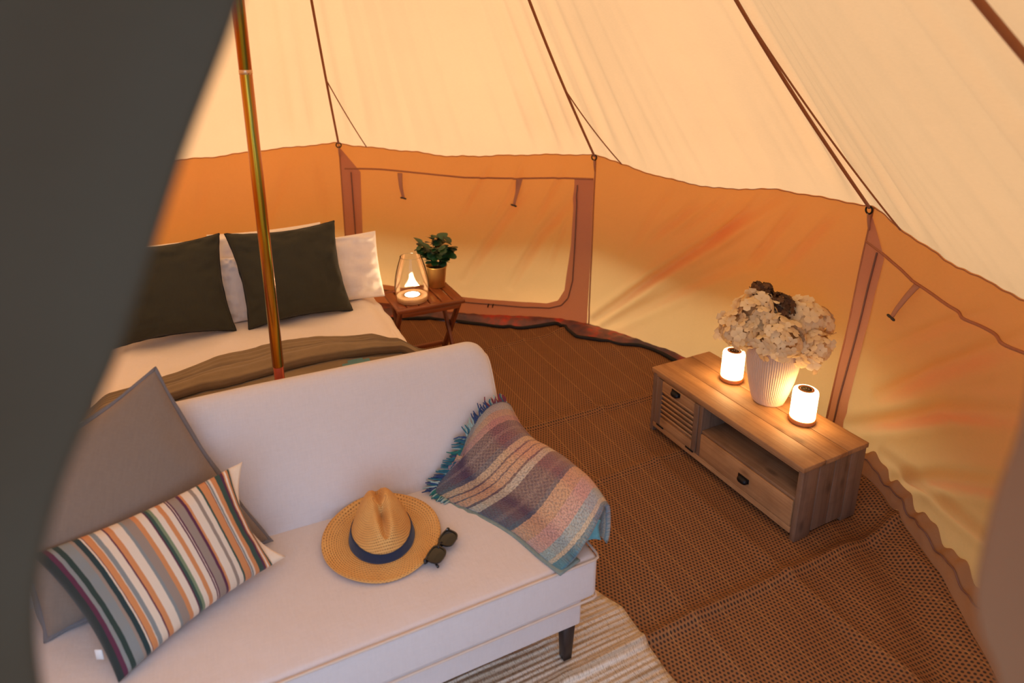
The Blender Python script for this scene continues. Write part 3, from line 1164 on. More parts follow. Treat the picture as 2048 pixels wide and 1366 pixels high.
def hat_crown(u, v):
    """u round, v from the brim (0) to the middle of the top (1); local -y is the front"""
    th = 2 * math.pi * u
    s = v
    # profile of radius and height
    rp = float(np.interp(s, [0, .12, .45, .62, .74, .84, .93, 1], [1.0, .985, .88, .79, .66, .47, .23, 0]))
    zp = float(np.interp(s, [0, .12, .45, .62, .74, .84, .93, 1], [0, .020, .085, .117, .134, .143, .147, .148]))
    x, y = .098 * rp * math.cos(th), .112 * rp * math.sin(th)
    h = zp / .148
    # pinched towards the front and narrowed upwards
    x *= 1 - .26 * h * smooth01((-y + .05) / .13)
    x *= 1 - .44 * h * h
    y -= .016 * h
    z = zp * (1 + .10 * math.cos(th - math.pi / 2))
    # centre crease
    z -= .042 * math.exp(-(x / .015) ** 2) * smooth01((h - .55) / .4) * (1.0 if y < .07 else .6)
    # side dents at the front
    for sx2 in (-1, 1):
        d2 = ((x - sx2 * .055) / .030) ** 2 + ((y + .050) / .034) ** 2
        z -= .014 * math.exp(-d2) * smooth01((h - .45) / .3)
    return x, y, z + .016


V, F, UV = gridf(72, 34, hat_crown, True)
F = [f for f in F]
crown = mk("crown", xf(HF, V), F, M['straw'], hat)


def hat_brim(u, v):
    th = 2 * math.pi * u
    x0, y0 = .098 * math.cos(th), .112 * math.sin(th)
    x1, y1 = .178 * math.cos(th), .172 * math.sin(th)
    x, y = x0 * (1 - v) + x1 * v, y0 * (1 - v) + y1 * v
    z = .017 - .004 * math.sin(v * math.pi)
    z += v * v * (.010 * math.cos(th) ** 2 + .006 * math.sin(th) + .016 * max(0, math.sin(th)) ** 2)
    z += .002 * math.sin(th * 5) * v
    return x, y, max(z, .003)


V, F, UV = gridf(96, 14, hat_brim, True)
V, F = solid(V, F, .003)
brim = mk("brim", xf(HF, V), F, M['straw'], hat)
mk("brim_edge", *tube([xf(HF, [hat_brim(k / 96, 1)])[0] for k in range(96)], .0032, 6, True), M['straw'], brim)


def hat_band(u, v):
    x, y, z = hat_crown(u, .01 + .20 * v)
    rr2 = math.hypot(x, y)
    k = (rr2 + .0025) / rr2
    return x * k, y * k, z + .001


V, F, UV = gridf(72, 6, hat_band, True)
V, F = solid(V, F, .002)
mk("hat_band", xf(HF, V), F, M['navy'], hat)["label"] = "navy ribbon band"

# ---- sunglasses
M['gloss'] = m_plain('black_acetate', lin(16, 16, 17), .15)
g = G('smoked_lens')
M['lens'] = g.end(g.pr(lin(24, 28, 26), .05))
M['silver'] = m_plain('silver_stud', lin(220, 220, 220), .2, 1.0)
gA, gB = np.array(S(-.366, .262, .452)), np.array(S(-.487, .158, .452))
gc_ = (gA + gB) / 2
gx = (gA - gB) / np.linalg.norm(gA - gB)
gz = np.array([-.1, -.45, 1.0])
gz -= gx * gz.dot(gx)
gz /= np.linalg.norm(gz)
gy = np.cross(gz, gx)                      # gy: up direction of the glasses front (towards the bed)
GM = np.eye(4)
GM[:3, 0], GM[:3, 1], GM[:3, 2], GM[:3, 3] = gx, gy, gz, gc_ + np.array([0, 0, .006])
glass = thing("sunglasses", "black folded sunglasses lying beside the straw hat", "sunglasses", tuple(gc_ - np.array([0, 0, .02])), SR)


def lens_outline(n=28, k=1.0):
    pts = []
    for i in range(n):
        t = 2 * math.pi * i / n
        c, s = math.cos(t), math.sin(t)
        x = .029 * math.copysign(abs(c) ** .62, c) * (1 + .10 * s)
        y = .0225 * math.copysign(abs(s) ** .72, s)
        pts.append((x * k, y * k))
    return pts


for sx2 in (-1, 1):
    oc = sx2 * .0365
    ring_out, ring_in = lens_outline(k=1.12), lens_outline(k=.93)
    n = len(ring_out)
    V = [(oc + sx2 * x, y, .0025) for x, y in ring_out] + [(oc + sx2 * x, y, .0030) for x, y in ring_in] + [(oc + sx2 * x, y, -.0025) for x, y in ring_in] + [(oc + sx2 * x, y, -.0025) for x, y in ring_out]
    F = []
    for rI in range(4):
        for k in range(n):
            a, b = rI * n + k, rI * n + (k + 1) % n
            c, d = ((rI + 1) % 4) * n + (k + 1) % n, ((rI + 1) % 4) * n + k
            F.append([a, b, c, d])
    fr = mk("frame_rim", xf(GM, V), F, M['gloss'], glass, None, False)
    V = [(oc, 0, .0032)] + [(oc + sx2 * x * .5, y * .5, .0026) for x, y in ring_in] + [(oc + sx2 * x, y, .001) for x, y in ring_in]
    F = [[0, 1 + k, 1 + (k + 1) % n] for k in range(n)] + [[1 + k, 1 + n + k, 1 + n + (k + 1) % n, 1 + (k + 1) % n] for k in range(n)]
    mk("lens", xf(GM, V), F, M['lens'], glass)
    # folded temple behind the front
    zt = -.010 - (.006 if sx2 > 0 else 0)
    tp = [(sx2 * .071, .017, -.001), (sx2 * .073, .017, zt * .7), (sx2 * .066, .016, zt), (sx2 * .02, .013, zt - .002), (-sx2 * .03, .006, zt - .002), (-sx2 * .052, -.008, zt), (-sx2 * .060, -.020, zt)]
    mk("temple", *tube(xf(GM, tp), [.004, .004, .0036, .003, .003, .0036, .004], 8), M['gloss'], glass)
    tp = [(sx2 * .064, .019, .002), (sx2 * .064, .019, .0045)]
    mk("stud", *tube(xf(GM, tp), .0024, 8), M['silver'], glass)
mk("bridge", *tube(xf(GM, [(-.012, .008, 0), (0, .011, .001), (.012, .008, 0)]), .004, 8), M['gloss'], glass)
for sx2 in (-1, 1):
    mk("corner_tip", *tube(xf(GM, [(sx2 * .062, .018, 0), (sx2 * .070, .0195, -.001), (sx2 * .074, .019, -.003)]), [.0055, .005, .004], 8), M['gloss'], glass)

# ---- plaid throw on the sofa end
g = G('plaid_wool')
uv = g.tc('UV')
sx_ = g.n('SeparateXYZ', {0: uv})
nzw = g.math('MULTIPLY', g.math('SUBTRACT', g.noise(uv, 45.0, 2), .5), .012)
pu, pv = g.math('ADD', sx_.outputs[0], nzw), g.math('ADD', sx_.outputs[1], nzw)
sand, rose, plum2, slate, teal, oat, peach = lin(216, 180, 138), lin(204, 134, 116), lin(86, 38, 58), lin(62, 60, 84), lin(74, 134, 146), lin(206, 190, 164), lin(222, 166, 118)
rampU = g.ramp(pu, [(0, lin(30, 92, 104)), (.02, oat), (.13, peach), (.21, rose), (.27, plum2), (.33, lin(128, 92, 88)), (.35, plum2), (.40, slate), (.43, sand), (.475, plum2), (.485, peach), (.52, plum2), (.53, peach), (.57, plum2), (.58, oat), (.62, plum2), (.68, lin(120, 84, 84)), (.70, plum2), (.74, slate), (.76, peach), (.83, lin(226, 170, 150)), (.90, lin(170, 190, 186)), (.95, lin(226, 206, 168)), (.975, teal)], 'CONSTANT')
rampV = g.ramp(pv, [(0, teal), (.07, lin(96, 138, 140)), (.13, lin(120, 112, 110)), (.18, slate), (.26, lin(214, 188, 150)), (.38, sand), (.44, rose), (.62, peach), (.66, lin(150, 84, 88)), (.70, rose), (.86, sand), (1, oat)], 'EASE')
th1 = g.math('GREATER_THAN', g.n('TexChecker', {'Vector': g.mapping(uv, (1, 1, 1)), 'Scale': 84.0}).outputs[1], .5)
pc_ = g.mix(.24, rampU, rampV)
pc_ = g.mix(g.math('MULTIPLY', th1, .22), pc_, rampV)
thr = g.noise(g.mapping(uv, (120, 120, 1)), 1.0, 2)
pc_ = g.mix(g.math('MULTIPLY', g.ramp(thr, [(.38, (1, 1, 1, 1)), (.56, (0, 0, 0, 1))]), .50), pc_, lin(52, 42, 48))
M['plaid'] = g.end(g.pr(pc_, .95, g.bump(g.math('ADD', thr, th1), 1.0, .007), Sheen_Weight=.35))
# control net (a, b, z): rows run from the front end of the sofa to the back; columns from the loose left edge, over the ridge, down the right side
ctl = [
    [(-.140, -.004, .433), (-.105, -.002, .455), (-.055, .004, .500), (-.010, .010, .555), (.020, .020, .590), (.050, .030, .560), (.055, .030, .47), (.045, .03, .42)],
    [(-.165, .075, .436), (-.125, .085, .462), (-.070, .095, .515), (-.015, .105, .580), (.022, .115, .612), (.055, .12, .575), (.062, .12, .47), (.050, .12, .41)],
    [(-.200, .200, .436), (-.155, .205, .470), (-.095, .215, .520), (-.030, .225, .578), (.015, .235, .603), (.055, .24, .565), (.064, .24, .46), (.052, .24, .40)],
    [(-.262, .320, .437), (-.205, .325, .470), (-.130, .335, .510), (-.055, .345, .560), (.000, .355, .585), (.045, .36, .55), (.060, .36, .45), (.05, .36, .40)],
    [(-.335, .425, .440), (-.255, .430, .462), (-.170, .440, .500), (-.090, .450, .548), (-.025, .462, .572), (.025, .465, .54), (.05, .465, .45), (.045, .465, .40)],
    [(-.350, .478, .452), (-.272, .488, .495), (-.200, .500, .545), (-.120, .512, .588), (-.045, .528, .600), (.010, .535, .56), (.04, .54, .47), (.04, .55, .40)],
    [(-.258, .502, .525), (-.225, .514, .560), (-.175, .530, .600), (-.115, .546, .632), (-.050, .560, .630), (.000, .57, .59), (.025, .58, .50), (.03, .59, .42)],
    [(-.212, .530, .585), (-.185, .540, .612), (-.145, .553, .640), (-.098, .566, .662), (-.048, .578, .655), (-.005, .59, .61), (.015, .60, .52), (.02, .60, .45)],
]
ctl = np.array(ctl)


def plaid_fn(u, v):
    rows = [catmull(r_, u) for r_ in ctl]
    p = catmull(rows, v)
    k = .006 * nz(u * 5, v * 6, 3) + .003 * nz(u * 14, v * 14, 9)
    edge_ = min(1, u * 8)
    k -= .016 * math.exp(-((u - .22) / .10) ** 2) * math.sin(math.pi * min(1, max(0, (v - .1) / .75)))
    k += .012 * math.exp(-((u - .40) / .09) ** 2) * math.sin(math.pi * min(1, max(0, (v - .05) / .8)))
    return S(p[0] - k * .4, p[1] - k * .5, max(p[2] + k * edge_, .430))


V, F, UV = gridf(64, 64, plaid_fn)
UVp = np.stack([UV[:, 1], np.clip(UV[:, 0] * 1.0, 0, 1)], 1)
UVp = np.stack([np.clip(1 - UV[:, 1] + .05 * np.clip(.62 - UV[:, 0], 0, 1) ** 2 / .38, 0.0, .999), UV[:, 0]], 1)
bm_V, bm_F = V, F
pl_o = mk("plaid_throw", V, F, M['plaid'], None, UVp)
sm = pl_o.modifiers.new("thickness", 'SOLIDIFY')
sm.thickness = .012
sm.offset = -1
tag(pl_o, "fringed wool plaid blanket in plum, rose and teal draped over the sofa end", "blanket")
# lower folded layer peeping out under the loose edge and open fold at the front


def under_fn(u, v):
    p = catmull(ctl[:6, 0], v)
    w = .012 - .10 * u
    return S(p[0] - .010 - w * -.2 - u * -.10, p[1] - .012 + u * .02, .4335 + .004 * u)


V, F, UV = gridf(10, 40, under_fn)
V, F = solid(V, F, .006)
M['plaid_dull'] = m_fabric('plaid_underside', lin(118, 132, 124), 260, .25, .6)
mk("under_layer", V, F, M['plaid_dull'], pl_o)["label"] = "grey green lower layer of the folded blanket"


def fold_fn(u, v):
    a = .022 - .055 * u
    z = .450 + .075 * v + .01 * math.sin(u * 3)
    b = .034 + .014 * math.sin(v * 3) + u * .012
    return S(a, b, z)


V, F, UV = gridf(10, 10, fold_fn)
V, F = solid(V, F, .006)
M['plaid_teal'] = m_fabric('teal_wool', lin(92, 146, 152), 260, .3, .6)
mk("inner_fold", V, F, M['plaid_teal'], pl_o)["label"] = "teal inner fold of the blanket at its front end"
# fringe along the back and left edges
fr_cols = [lin(24, 92, 108), lin(30, 58, 104), lin(120, 34, 48), lin(150, 170, 160), lin(26, 106, 96)]
fr_m = [m_fabric('fringe_wool_%s' % n_, c_, 400, .15) for n_, c_ in zip(('teal', 'blue', 'red', 'pale', 'green'), fr_cols)]
fparts = {k: [] for k in range(5)}
for k in range(96):
    t = k / 95
    if t < .62:                                   # up the left edge along the sofa back
        v = .70 + .30 * (t / .62)
        p = np.array(plaid_fn(0.0, v))
        d = np.array(S(-.030 - .012 * random.random(), .012, .006 * random.random())) - np.array(S(0, 0, 0))
    else:
        u = (t - .62) / .38 * .62
        p = np.array(plaid_fn(u, 1.0))
        d = np.array(S(-.006, .012, .026)) - np.array(S(0, 0, 0))
    d = d + rng.normal(0, .006, 3)
    mid = p + d * .5 + rng.normal(0, .003, 3)
    c_ = (1 if t < .15 else 0 if t < .35 else 4 if t < .45 else 0 if t < .55 else 3 if t < .72 else 1 if t < .86 else 2)
    if random.random() < .25:
        c_ = random.choice([0, 1, 3])
    fparts[c_].append(tube([p, mid, p + d], [.0032, .0030, .0018], 5))
for k in range(26):                               # short tassels on the seat, at the loose corner
    t = k / 25
    p = np.array(plaid_fn(0.0, .55 + .16 * t))
    d = np.array(S(-.020, -.008, -.004)) - np.array(S(0, 0, 0)) + rng.normal(0, .003, 3)
    fparts[random.choice([3, 0, 4])].append(tube([p, p + d * .5, p + d], [.003, .003, .0015], 5))
for k in range(5):
    if fparts[k]:
        o_ = mk("fringe", *comb(*fparts[k]), fr_m[k], pl_o)
        o_["kind"] = "stuff"

# ---- striped rug in front of the sofa
g = G('rug_cotton')
uv = g.tc('UV')
sx_ = g.n('SeparateXYZ', {0: uv})
wob = g.math('MULTIPLY', g.math('SUBTRACT', g.noise(g.mapping(uv, (2, 9, 1)), 1.0, 2), .5), .012)
ry = g.math('ADD', sx_.outputs[1], wob)
rows_ = g.n('TexWave', {'Vector': g.n('CombineXYZ', {0: ry}).outputs[0], 'Scale': 16.0, 'Distortion': 0.4, 'Detail': 1.0}).outputs[1]
rb = g.noise(g.mapping(uv, (1.2, 55, 1)), 1.0, 3)
rc = g.ramp(rb, [(.30, lin(172, 152, 124)), (.46, lin(206, 188, 162)), (.58, lin(226, 212, 190)), (.75, lin(190, 168, 138))])
kn = g.noise(g.mapping(uv, (240, 60, 1)), 1.0, 2)
rc = g.mix(g.math('MULTIPLY', g.ramp(kn, [(.5, (0, 0, 0, 1)), (.7, (1, 1, 1, 1))]), .5), rc, lin(120, 100, 78))
M['rug'] = g.end(g.pr(rc, .95, g.bump(g.math('ADD', rows_, kn), .8, .006)))


def rug_fn(u, v):
    b = -1.35 + v * 1.62
    a1 = .195 + .012 * math.sin(b * 4) - (.05 * smooth01((b - .12) / .15)) + .006 * nz(b * 6, 0, 0)
    a = -1.75 + (a1 + 1.75) * u
    z = max(0.0, mat_h(*S(a, b, 0)[:2])) * .9 + .014 + .003 * nz(a * 4, b * 7, 3) + .002 * math.sin(b * 60)
    return S(a, b, z)


V, F, UV = gridf(70, 160, rug_fn)
UVr = np.stack([UV[:, 0] * 1.9, UV[:, 1] * 1.6], 1)
rug = mk("cotton_rug", V, F, M['rug'], None, UVr)
sm = rug.modifiers.new("thickness", 'SOLIDIFY')
sm.thickness = .006
tag(rug, "cream and beige ribbed cotton rug under the sofa legs", "rug")

# ================================================================== BED
M['white'] = m_fabric('white_cotton', lin(236, 224, 212), 700, .04, .2, .1)
M['slip'] = m_fabric('pillow_cotton', lin(238, 228, 218), 700, .04, .2, .1)
M['green'] = m_fabric('dark_green_linen', lin(50, 49, 34), 420, .12, .45, .05)
M['green_pipe'] = m_fabric('dark_green_piping', lin(27, 26, 20), 420, .12)
BL, BR_, BF, BH = -1.465, -.108, .90, 2.84
bed = thing("bed", "low double bed made up in white against the back wall", "bed", S(-.785, 1.85, 0), SR)
mk("bed_base", *(lambda q: (xf(SF, q[0]), q[1]))(bev(BL + .03, BR_ - .03, BF + .03, BH, .0, .24, .01, 2)), M['greyedge'], bed)
mk("mattress", *soft_box(BL + .01, BR_ - .01, BF + .01, BH, .24, .468, .03), M['white'], bed)


def bed_top(a, b):
    """height of the made-up bed"""
    w = smooth01((BR_ - a) / .10) * smooth01((a - BL) / .10)
    f = smooth01((b - BF) / .10)
    z = .458 + .042 * w * f + .012 * nz(a * 3.2, b * 3.2, 4) + .010 * nz(a * 7, b * 9, 8) + .004 * abs(nz(a * 14, b * 18, 5))
    z += .012 * math.exp(-((b - 1.86) / .10) ** 2) * w
    return z


def duvet_fn(u, v):
    # over the top and down the right and left sides
    s = u * 2 - 1
    b = BF - .01 + (BH - BF) * v
    half = (BR_ - BL) / 2 + .012
    mid = (BR_ + BL) / 2
    wflat = .84
    if abs(s) <= wflat:
        a = mid + half * s / wflat
        z = bed_top(a, b)
    else:
        k = (abs(s) - wflat) / (1 - wflat)
        a = mid + math.copysign(half + .012 * math.sin(k * 3) + .010 * nz(b * 6, k, 1), s)
        z = bed_top(mid + math.copysign(half, s), b) - k * .26
    return S(a, b, z)


V, F, UV = gridf(90, 90, duvet_fn)
V, F = solid(V, F, .010)
dv = mk("white_duvet", V, F, M['white'])
tag(dv, "white cotton duvet spread over the bed", "duvet")


def lean_pillow(name, a0, a1, b0, z0, tall, lean, thick, mat, label, seed, group, tilt=0.0, top_in=0.0, pinch=.03, ex_=.42, crease=.007, drop=(0, 0)):
    """pillow standing on its long edge, leaning towards the head of the bed"""
    db = tall * math.sin(lean)
    dz = tall * math.cos(lean)
    cor = [S(a0, b0, z0 + drop[0]), S(a1, b0 - tilt * .0, z0 + drop[1]), S(a1 - top_in + tilt, b0 + db, z0 + dz + drop[1]), S(a0 + top_in + tilt, b0 + db, z0 + dz + drop[0])]
    o_, lp_, nr_ = pillow(name, cor, thick, mat, None, 44, .012, .020, seed, .5, .32)
    tag(o_, label, "pillow" if 'cushion' not in name else "cushion", group)
    return o_, lp_, np.mean(np.array(cor), 0)


gw = "white pillows at the head of the bed"
lean_pillow("white_pillow", -.74, -.060, 2.15, .495, .385, .36, .14, M['slip'], "white pillow at the right end of the bed beside the side table", 1, gw)
lean_pillow("white_pillow", -1.47, -.80, 2.19, .495, .45, .38, .14, M['slip'], "white pillow behind the left dark green cushion", 5, gw)
lean_pillow("white_pillow", -.95, -.33, 2.40, .50, .40, .30, .15, M['slip'], "white pillow standing rearmost between the two green cushions", 9, gw)
lean_pillow("white_pillow", -.93, -.70, 2.09, .50, .36, .42, .08, M['slip'], "white pillow corner squeezed between the two dark green cushions", 12, gw)
gg = "dark green cushions on the bed"
for (cc_, lab, sd) in (
        ([(-1.41, 1.97, .535), (-.875, 1.985, .512), (-.892, 2.17, .975), (-1.405, 2.17, .965)], "dark green square cushion on the left side of the bed", 21),
        ([(-.815, 1.96, .515), (-.285, 1.985, .512), (-.310, 2.19, .968), (-.865, 2.15, .975)], "dark green square cushion with pointed corners behind the pole", 31)):
    cor = [S(*c) for c in cc_]
    o_, lp, nr = pillow("green_cushion", cor, .17, M['green'], None, 44, .026, .020, sd, .6, .36)
    tag(o_, lab, "cushion", gg)
    edging("piping", lp, .0045, M['green_pipe'], o_, .003)

# ---- quilted throw over the foot of the bed
g = G('quilted_cotton')
uv = g.tc('UV')
sx_ = g.n('SeparateXYZ', {0: uv})
nb = g.noise(uv, 14.0, 4)
q1 = g.n('TexWave', {'Vector': g.n('CombineXYZ', {0: sx_.outputs[1]}).outputs[0], 'Scale': 7.0, 'Distortion': .15, 'Detail': 0.0}, wave_profile='SIN').outputs[1]
q2 = g.noise(uv, 60.0, 3)
qc = g.mix(nb, lin(122, 100, 70), lin(150, 126, 92))
qc = g.mix(g.math('MULTIPLY', q2, .35), qc, lin(96, 78, 54))
M['quilt'] = g.end(g.pr(qc, .9, g.bump(g.math('ADD', g.math('MULTIPLY', q2, .5), q1), .35, .006), Sheen_Weight=.1))
TE = np.array([(-1.60, 1.36), (-1.464, 1.416), (-1.148, 1.524), (-.987, 1.622), (-.79, 1.664), (-.52, 1.635), (-.30, 1.547), (-.188, 1.422), (-.105, 1.324), (-.02, 1.25)])
TFD = np.array([(-1.60, 1.26), (-1.156, 1.335), (-.9, 1.375), (-.65, 1.405), (-.43, 1.405), (-.2, 1.37), (-.02, 1.20)])


def quilt_side(a, b, z):
    # hang over the right side of the bed
    if a > BR_:
        over = a - BR_
        return (BR_ + .022 + .1 * over, b, z - over * .95)
    return (a, b, z)


def quilt_low(u, v):
    a = -1.60 + 1.66 * u
    be = float(np.interp(a, TFD[:, 0], TFD[:, 1])) + .06
    b0 = BF - .02
    b = b0 + (be - b0) * v
    d = be - b
    z = bed_top(min(max(a, BL), BR_), b) + .030 + .008 * nz(a * 5, b * 6, 3) + .004 * math.sin(d * 90)
    return S(*quilt_side(a, b, z))


V, F, UV = gridf(110, 60, quilt_low)
th_o = mk("quilted_throw", V, F, M['quilt'], None, UV * np.array([1.0, .6]))
tag(th_o, "folded olive brown quilted throw across the foot of the bed", "throw")
sm = th_o.modifiers.new("thickness", 'SOLIDIFY')
sm.thickness = .012
sm.offset = -1


def quilt_up(u, v):
    """thick folded-over band: its rounded front edge faces the sofa"""
    a = -1.60 + 1.64 * u
    f0 = float(np.interp(a, TFD[:, 0], TFD[:, 1])) + .014 * nz(a * 5, 3, 1)
    be = float(np.interp(a, TE[:, 0], TE[:, 1])) - .045 + .008 * nz(a * 6, 1, 1)
    be = max(be, f0 + .05)
    t = (1 - math.cos(math.pi * v)) / 2
    b = f0 + (be - f0) * t - .022 * math.exp(-((v - .16) / .12) ** 2)
    hgt = min(1.0, (4 * t * (1 - t)) ** .5 * 1.5)
    gro = 1 - .30 * math.exp(-((t - .46 - .08 * nz(a * 3, 1, 1)) / .05) ** 2)
    z = bed_top(min(max(a, BL), BR_), b) + .034 + .050 * hgt * gro * (1 + .25 * nz(a * 4, t * 2, 6)) + .003 * math.sin(t * 38)
    return S(*quilt_side(a, b, z))


V, F, UV = gridf(130, 44, quilt_up)
up = mk("upper_fold", V, F, M['quilt'], th_o, UV * np.array([1.0, .4]))


def patch_fn(u, v):
    a = -.49 + .15 * u
    b = 1.25 + .135 * v
    return np.array(quilt_low((a + 1.60) / 1.66, (b - BF + .02) / (float(np.interp(a, TFD[:, 0], TFD[:, 1])) + .06 - BF + .02))) + np.array([0, 0, .004])


V, F, UV = gridf(12, 10, patch_fn)
keepf = []
for f in F:
    cu, cv = UV[f].mean(0)
    if ((cu - .5) / .5) ** 2 + ((cv - .3) / .62) ** 2 < 1:
        keepf.append(f)
mk("teal_patch", V, keepf, m_fabric('teal_cotton', lin(88, 128, 128), 400, .08), th_o)["label"] = "small teal fabric patch on the throw"

# ================================================================== SIDE TABLE
M['teak'] = m_wood('oiled_hardwood', lin(156, 84, 42), lin(98, 46, 22), 1, 2.0, .38, False, .2)
M['teakx'] = m_wood('oiled_hardwood_rail', lin(150, 80, 40), lin(96, 46, 22), 0, 2.0, .38, False, .2)
TBC = (-.497, 3.615)
TBF = npm((TBC[0], TBC[1], 0), SR)
tb = thing("folding_table", "small folding wooden side table with slatted top beside the bed", "side table", (TBC[0], TBC[1], 0), SR)
hw_, hd_, tz = .205, .170, .46


def tpart(name, box, mat, b=.004, mtx=None):
    V, F = bev(*box, b, 2)
    if mtx is not None:
        V = xf(mtx, V)
    return mk(name, xf(TBF, V), F, mat, tb)


tpart("rail", (-hw_, hw_, -hd_, -hd_ + .034, tz - .022, tz), M['teakx'])
tpart("rail", (-hw_, hw_, hd_ - .034, hd_, tz - .022, tz), M['teakx'])
ns = 6
gap = .010
sw = (2 * hw_ - gap * (ns - 1)) / ns
for k in range(ns):
    x0 = -hw_ + k * (sw + gap)
    tpart("slat", (x0, x0 + sw, -hd_ + .036, hd_ - .036, tz - .016, tz - .001), M['teak'])
tpart("apron", (-hw_ + .03, hw_ - .03, -hd_ + .01, -hd_ + .028, tz - .052, tz - .022), M['teakx'])
tpart("apron", (-hw_ + .03, hw_ - .03, hd_ - .028, hd_ - .01, tz - .052, tz - .022), M['teakx'])


def leg_bar(x, y0, y1, z0, z1, w=.020, d=.034):
    p, q = np.array([x, y0, z0]), np.array([x, y1, z1])
    L_ = np.linalg.norm(q - p)
    dz = (q - p) / L_
    dx = np.array([1, 0, 0])
    dy = np.cross(dz, dx)
    m = np.eye(4)
    m[:3, 0], m[:3, 1], m[:3, 2], m[:3, 3] = dx, dy, dz, p
    V, F = bev(-w / 2, w / 2, -d / 2, d / 2, 0, L_, .003, 2)
    return mk("leg", xf(TBF, xf(m, V)), F, M['leg_teak'], tb)


M['leg_teak'] = m_wood('oiled_hardwood_leg', lin(138, 72, 36), lin(86, 40, 20), 2, 2.0, .4, False, .2)
for sx2 in (-1, 1):
    leg_bar(sx2 * .178, .150, -.135, .01, tz - .025)
    leg_bar(sx2 * .155, -.150, .135, .01, tz - .025)
tpart("stretcher", (-.16, .16, -.142, -.118, .05, .075), M['teakx'])
tpart("stretcher", (-.16, .16, .118, .142, .05, .075), M['teakx'])

# ---- glass candle lantern
g = G('clear_glass')
fr_ = g.n('Fresnel', {'IOR': 1.36}).outputs[0]
tr_ = g.n('BsdfTransparent', {'Color': (.975, .98, .975, 1)})
gs_ = g.n('BsdfGlossy', {'Color': (1, 1, 1, 1), 'Roughness': 0.0})
M['glass'] = g.end(g.n('MixShader', {0: fr_, 1: tr_.outputs[0], 2: gs_.outputs[0]}))
M['pale_wood'] = m_wood('pale_ash', lin(214, 170, 120), lin(178, 128, 82), 0, 2.0, .5, False, .2)


def m_emit(name, col, st):
    g = G(name)
    return g.end(g.n('Emission', {'Color': col, 'Strength': st}))


LC = np.array([-.549, 3.548, tz])
lan = thing("candle_lantern", "glass candle lantern on a wooden base glowing on the side table", "lantern", tuple(LC), SR)
mk("wooden_base", *(lambda q: (q[0] + LC, q[1]))(lathe([(.0001, 0), (.086, 0), (.090, .004), (.090, .030), (.086, .034), (.050, .034), (.047, .030), (.047, .026), (.0001, .026)], 56)), M['pale_wood'], lan)
gp = [(.094, .012), (.099, .05), (.101, .085), (.098, .125), (.090, .170), (.078, .215), (.066, .252), (.061, .268)]
V, F = lathe(gp, 64)
mk("glass_shade", V + LC, F, M['glass'], lan)
rimp = [(gp[-1][0] * math.cos(t), gp[-1][0] * math.sin(t), gp[-1][1]) for t in np.linspace(0, 2 * math.pi, 49)[:-1]]
mk("glass_rim", *(lambda q: (q[0] + LC, q[1]))(tube(rimp, .0012, 6, True)), M['glass'], lan)
mk("tealight_cup", *(lambda q: (q[0] + LC, q[1]))(lathe([(.0001, .027), (.046, .027), (.047, .036), (.044, .036), (.043, .032), (.0001, .032)], 40)), M['silver'], lan)
mk("glowing_disc", *(lambda q: (q[0] + LC, q[1]))(lathe([(.0001, .0345), (.030, .0342), (.041, .0335)], 40)), m_emit('candle_glow', (1, .72, .42, 1), 110.0), lan)["label"] = "glowing white light disc"
# ---- potted plant
M['gold'] = m_plain('brushed_brass', lin(232, 190, 112), .34, .85, .1, 200, .06)
M['soil'] = m_plain('dark_soil', lin(36, 28, 22), .95, 0, .6, 120, .4)
PCN = np.array([-.428, 3.795 - .02, tz])
pot = thing("potted_plant", "round-leaved green plant in a brass pot on the side table", "plant", tuple(PCN), SR)
mk("pot", *(lambda q: (q[0] + PCN, q[1]))(lathe([(.0001, 0), (.047, 0), (.050, .004), (.062, .128), (.065, .130), (.066, .134), (.063, .135), (.060, .128), (.056, .09)], 48)), M['gold'], pot)
mk("soil", *(lambda q: (q[0] + PCN, q[1]))(lathe([(.0001, .112), (.03, .114), (.059, .110)], 32)), M['soil'], pot)
g = G('leaf_green')
v = g.tc()
rnd = g.n('ObjectInfo').outputs['Random']
lc = g.ramp(rnd, [(0, lin(24, 60, 30)), (.5, lin(36, 84, 40)), (1, lin(52, 92, 72))])
lc = g.mix(g.math('MULTIPLY', g.noise(v, 60, 3), .4), lc, lin(20, 48, 28))
M['leaf'] = g.end(g.pr(lc, .45, g.bump(g.noise(v, 90, 3), .2, .003)))
M['stem'] = m_plain('plant_stem', lin(70, 60, 34), .7)
lm = None
lrng = random.Random(4)
leafV, leafF = [], []
nL = 12
for j in range(5):
    r = j / 4
    for k in range(nL):
        t = 2 * math.pi * k / nL
        x = r * .030 * math.cos(t)
        y = .030 + r * (.031 * math.sin(t)) - (.005 * r if abs(t - 3 * math.pi / 2) < .3 else 0)
        leafV.append((x, y, .006 * (x / .03) ** 2 - .010 * (y / .06) ** 2))
for j in range(4):
    for k in range(nL):
        a, b = j * nL + k, j * nL + (k + 1) % nL
        leafF.append([a, b, b + nL, a + nL])
leaf_me = bpy.data.meshes.new("leaf")
leaf_me.from_pydata(leafV, [], leafF)
leaf_me.polygons.foreach_set("use_smooth", [True] * len(leaf_me.polygons))
leaf_me.materials.append(M['leaf'])
stems = []
for k in range(9):
    az = k * 2 * math.pi / 9 + lrng.uniform(-.2, .2)
    h = .10 + .10 * lrng.random() + (.03 if k % 3 == 0 else 0)
    sp2 = .045 + .055 * lrng.random()
    base = Vector((.015 * math.cos(az), .015 * math.sin(az), .112))
    tip = base + Vector((sp2 * math.cos(az), sp2 * math.sin(az), h))
    mid = (base + tip) / 2 + Vector((-.015 * math.cos(az), -.015 * math.sin(az), .02))
    stems.append((base, mid, tip, az))
stems.append((Vector((.01, 0, .112)), Vector((.030, .01, .21)), Vector((.048, .012, .318)), 0.2))
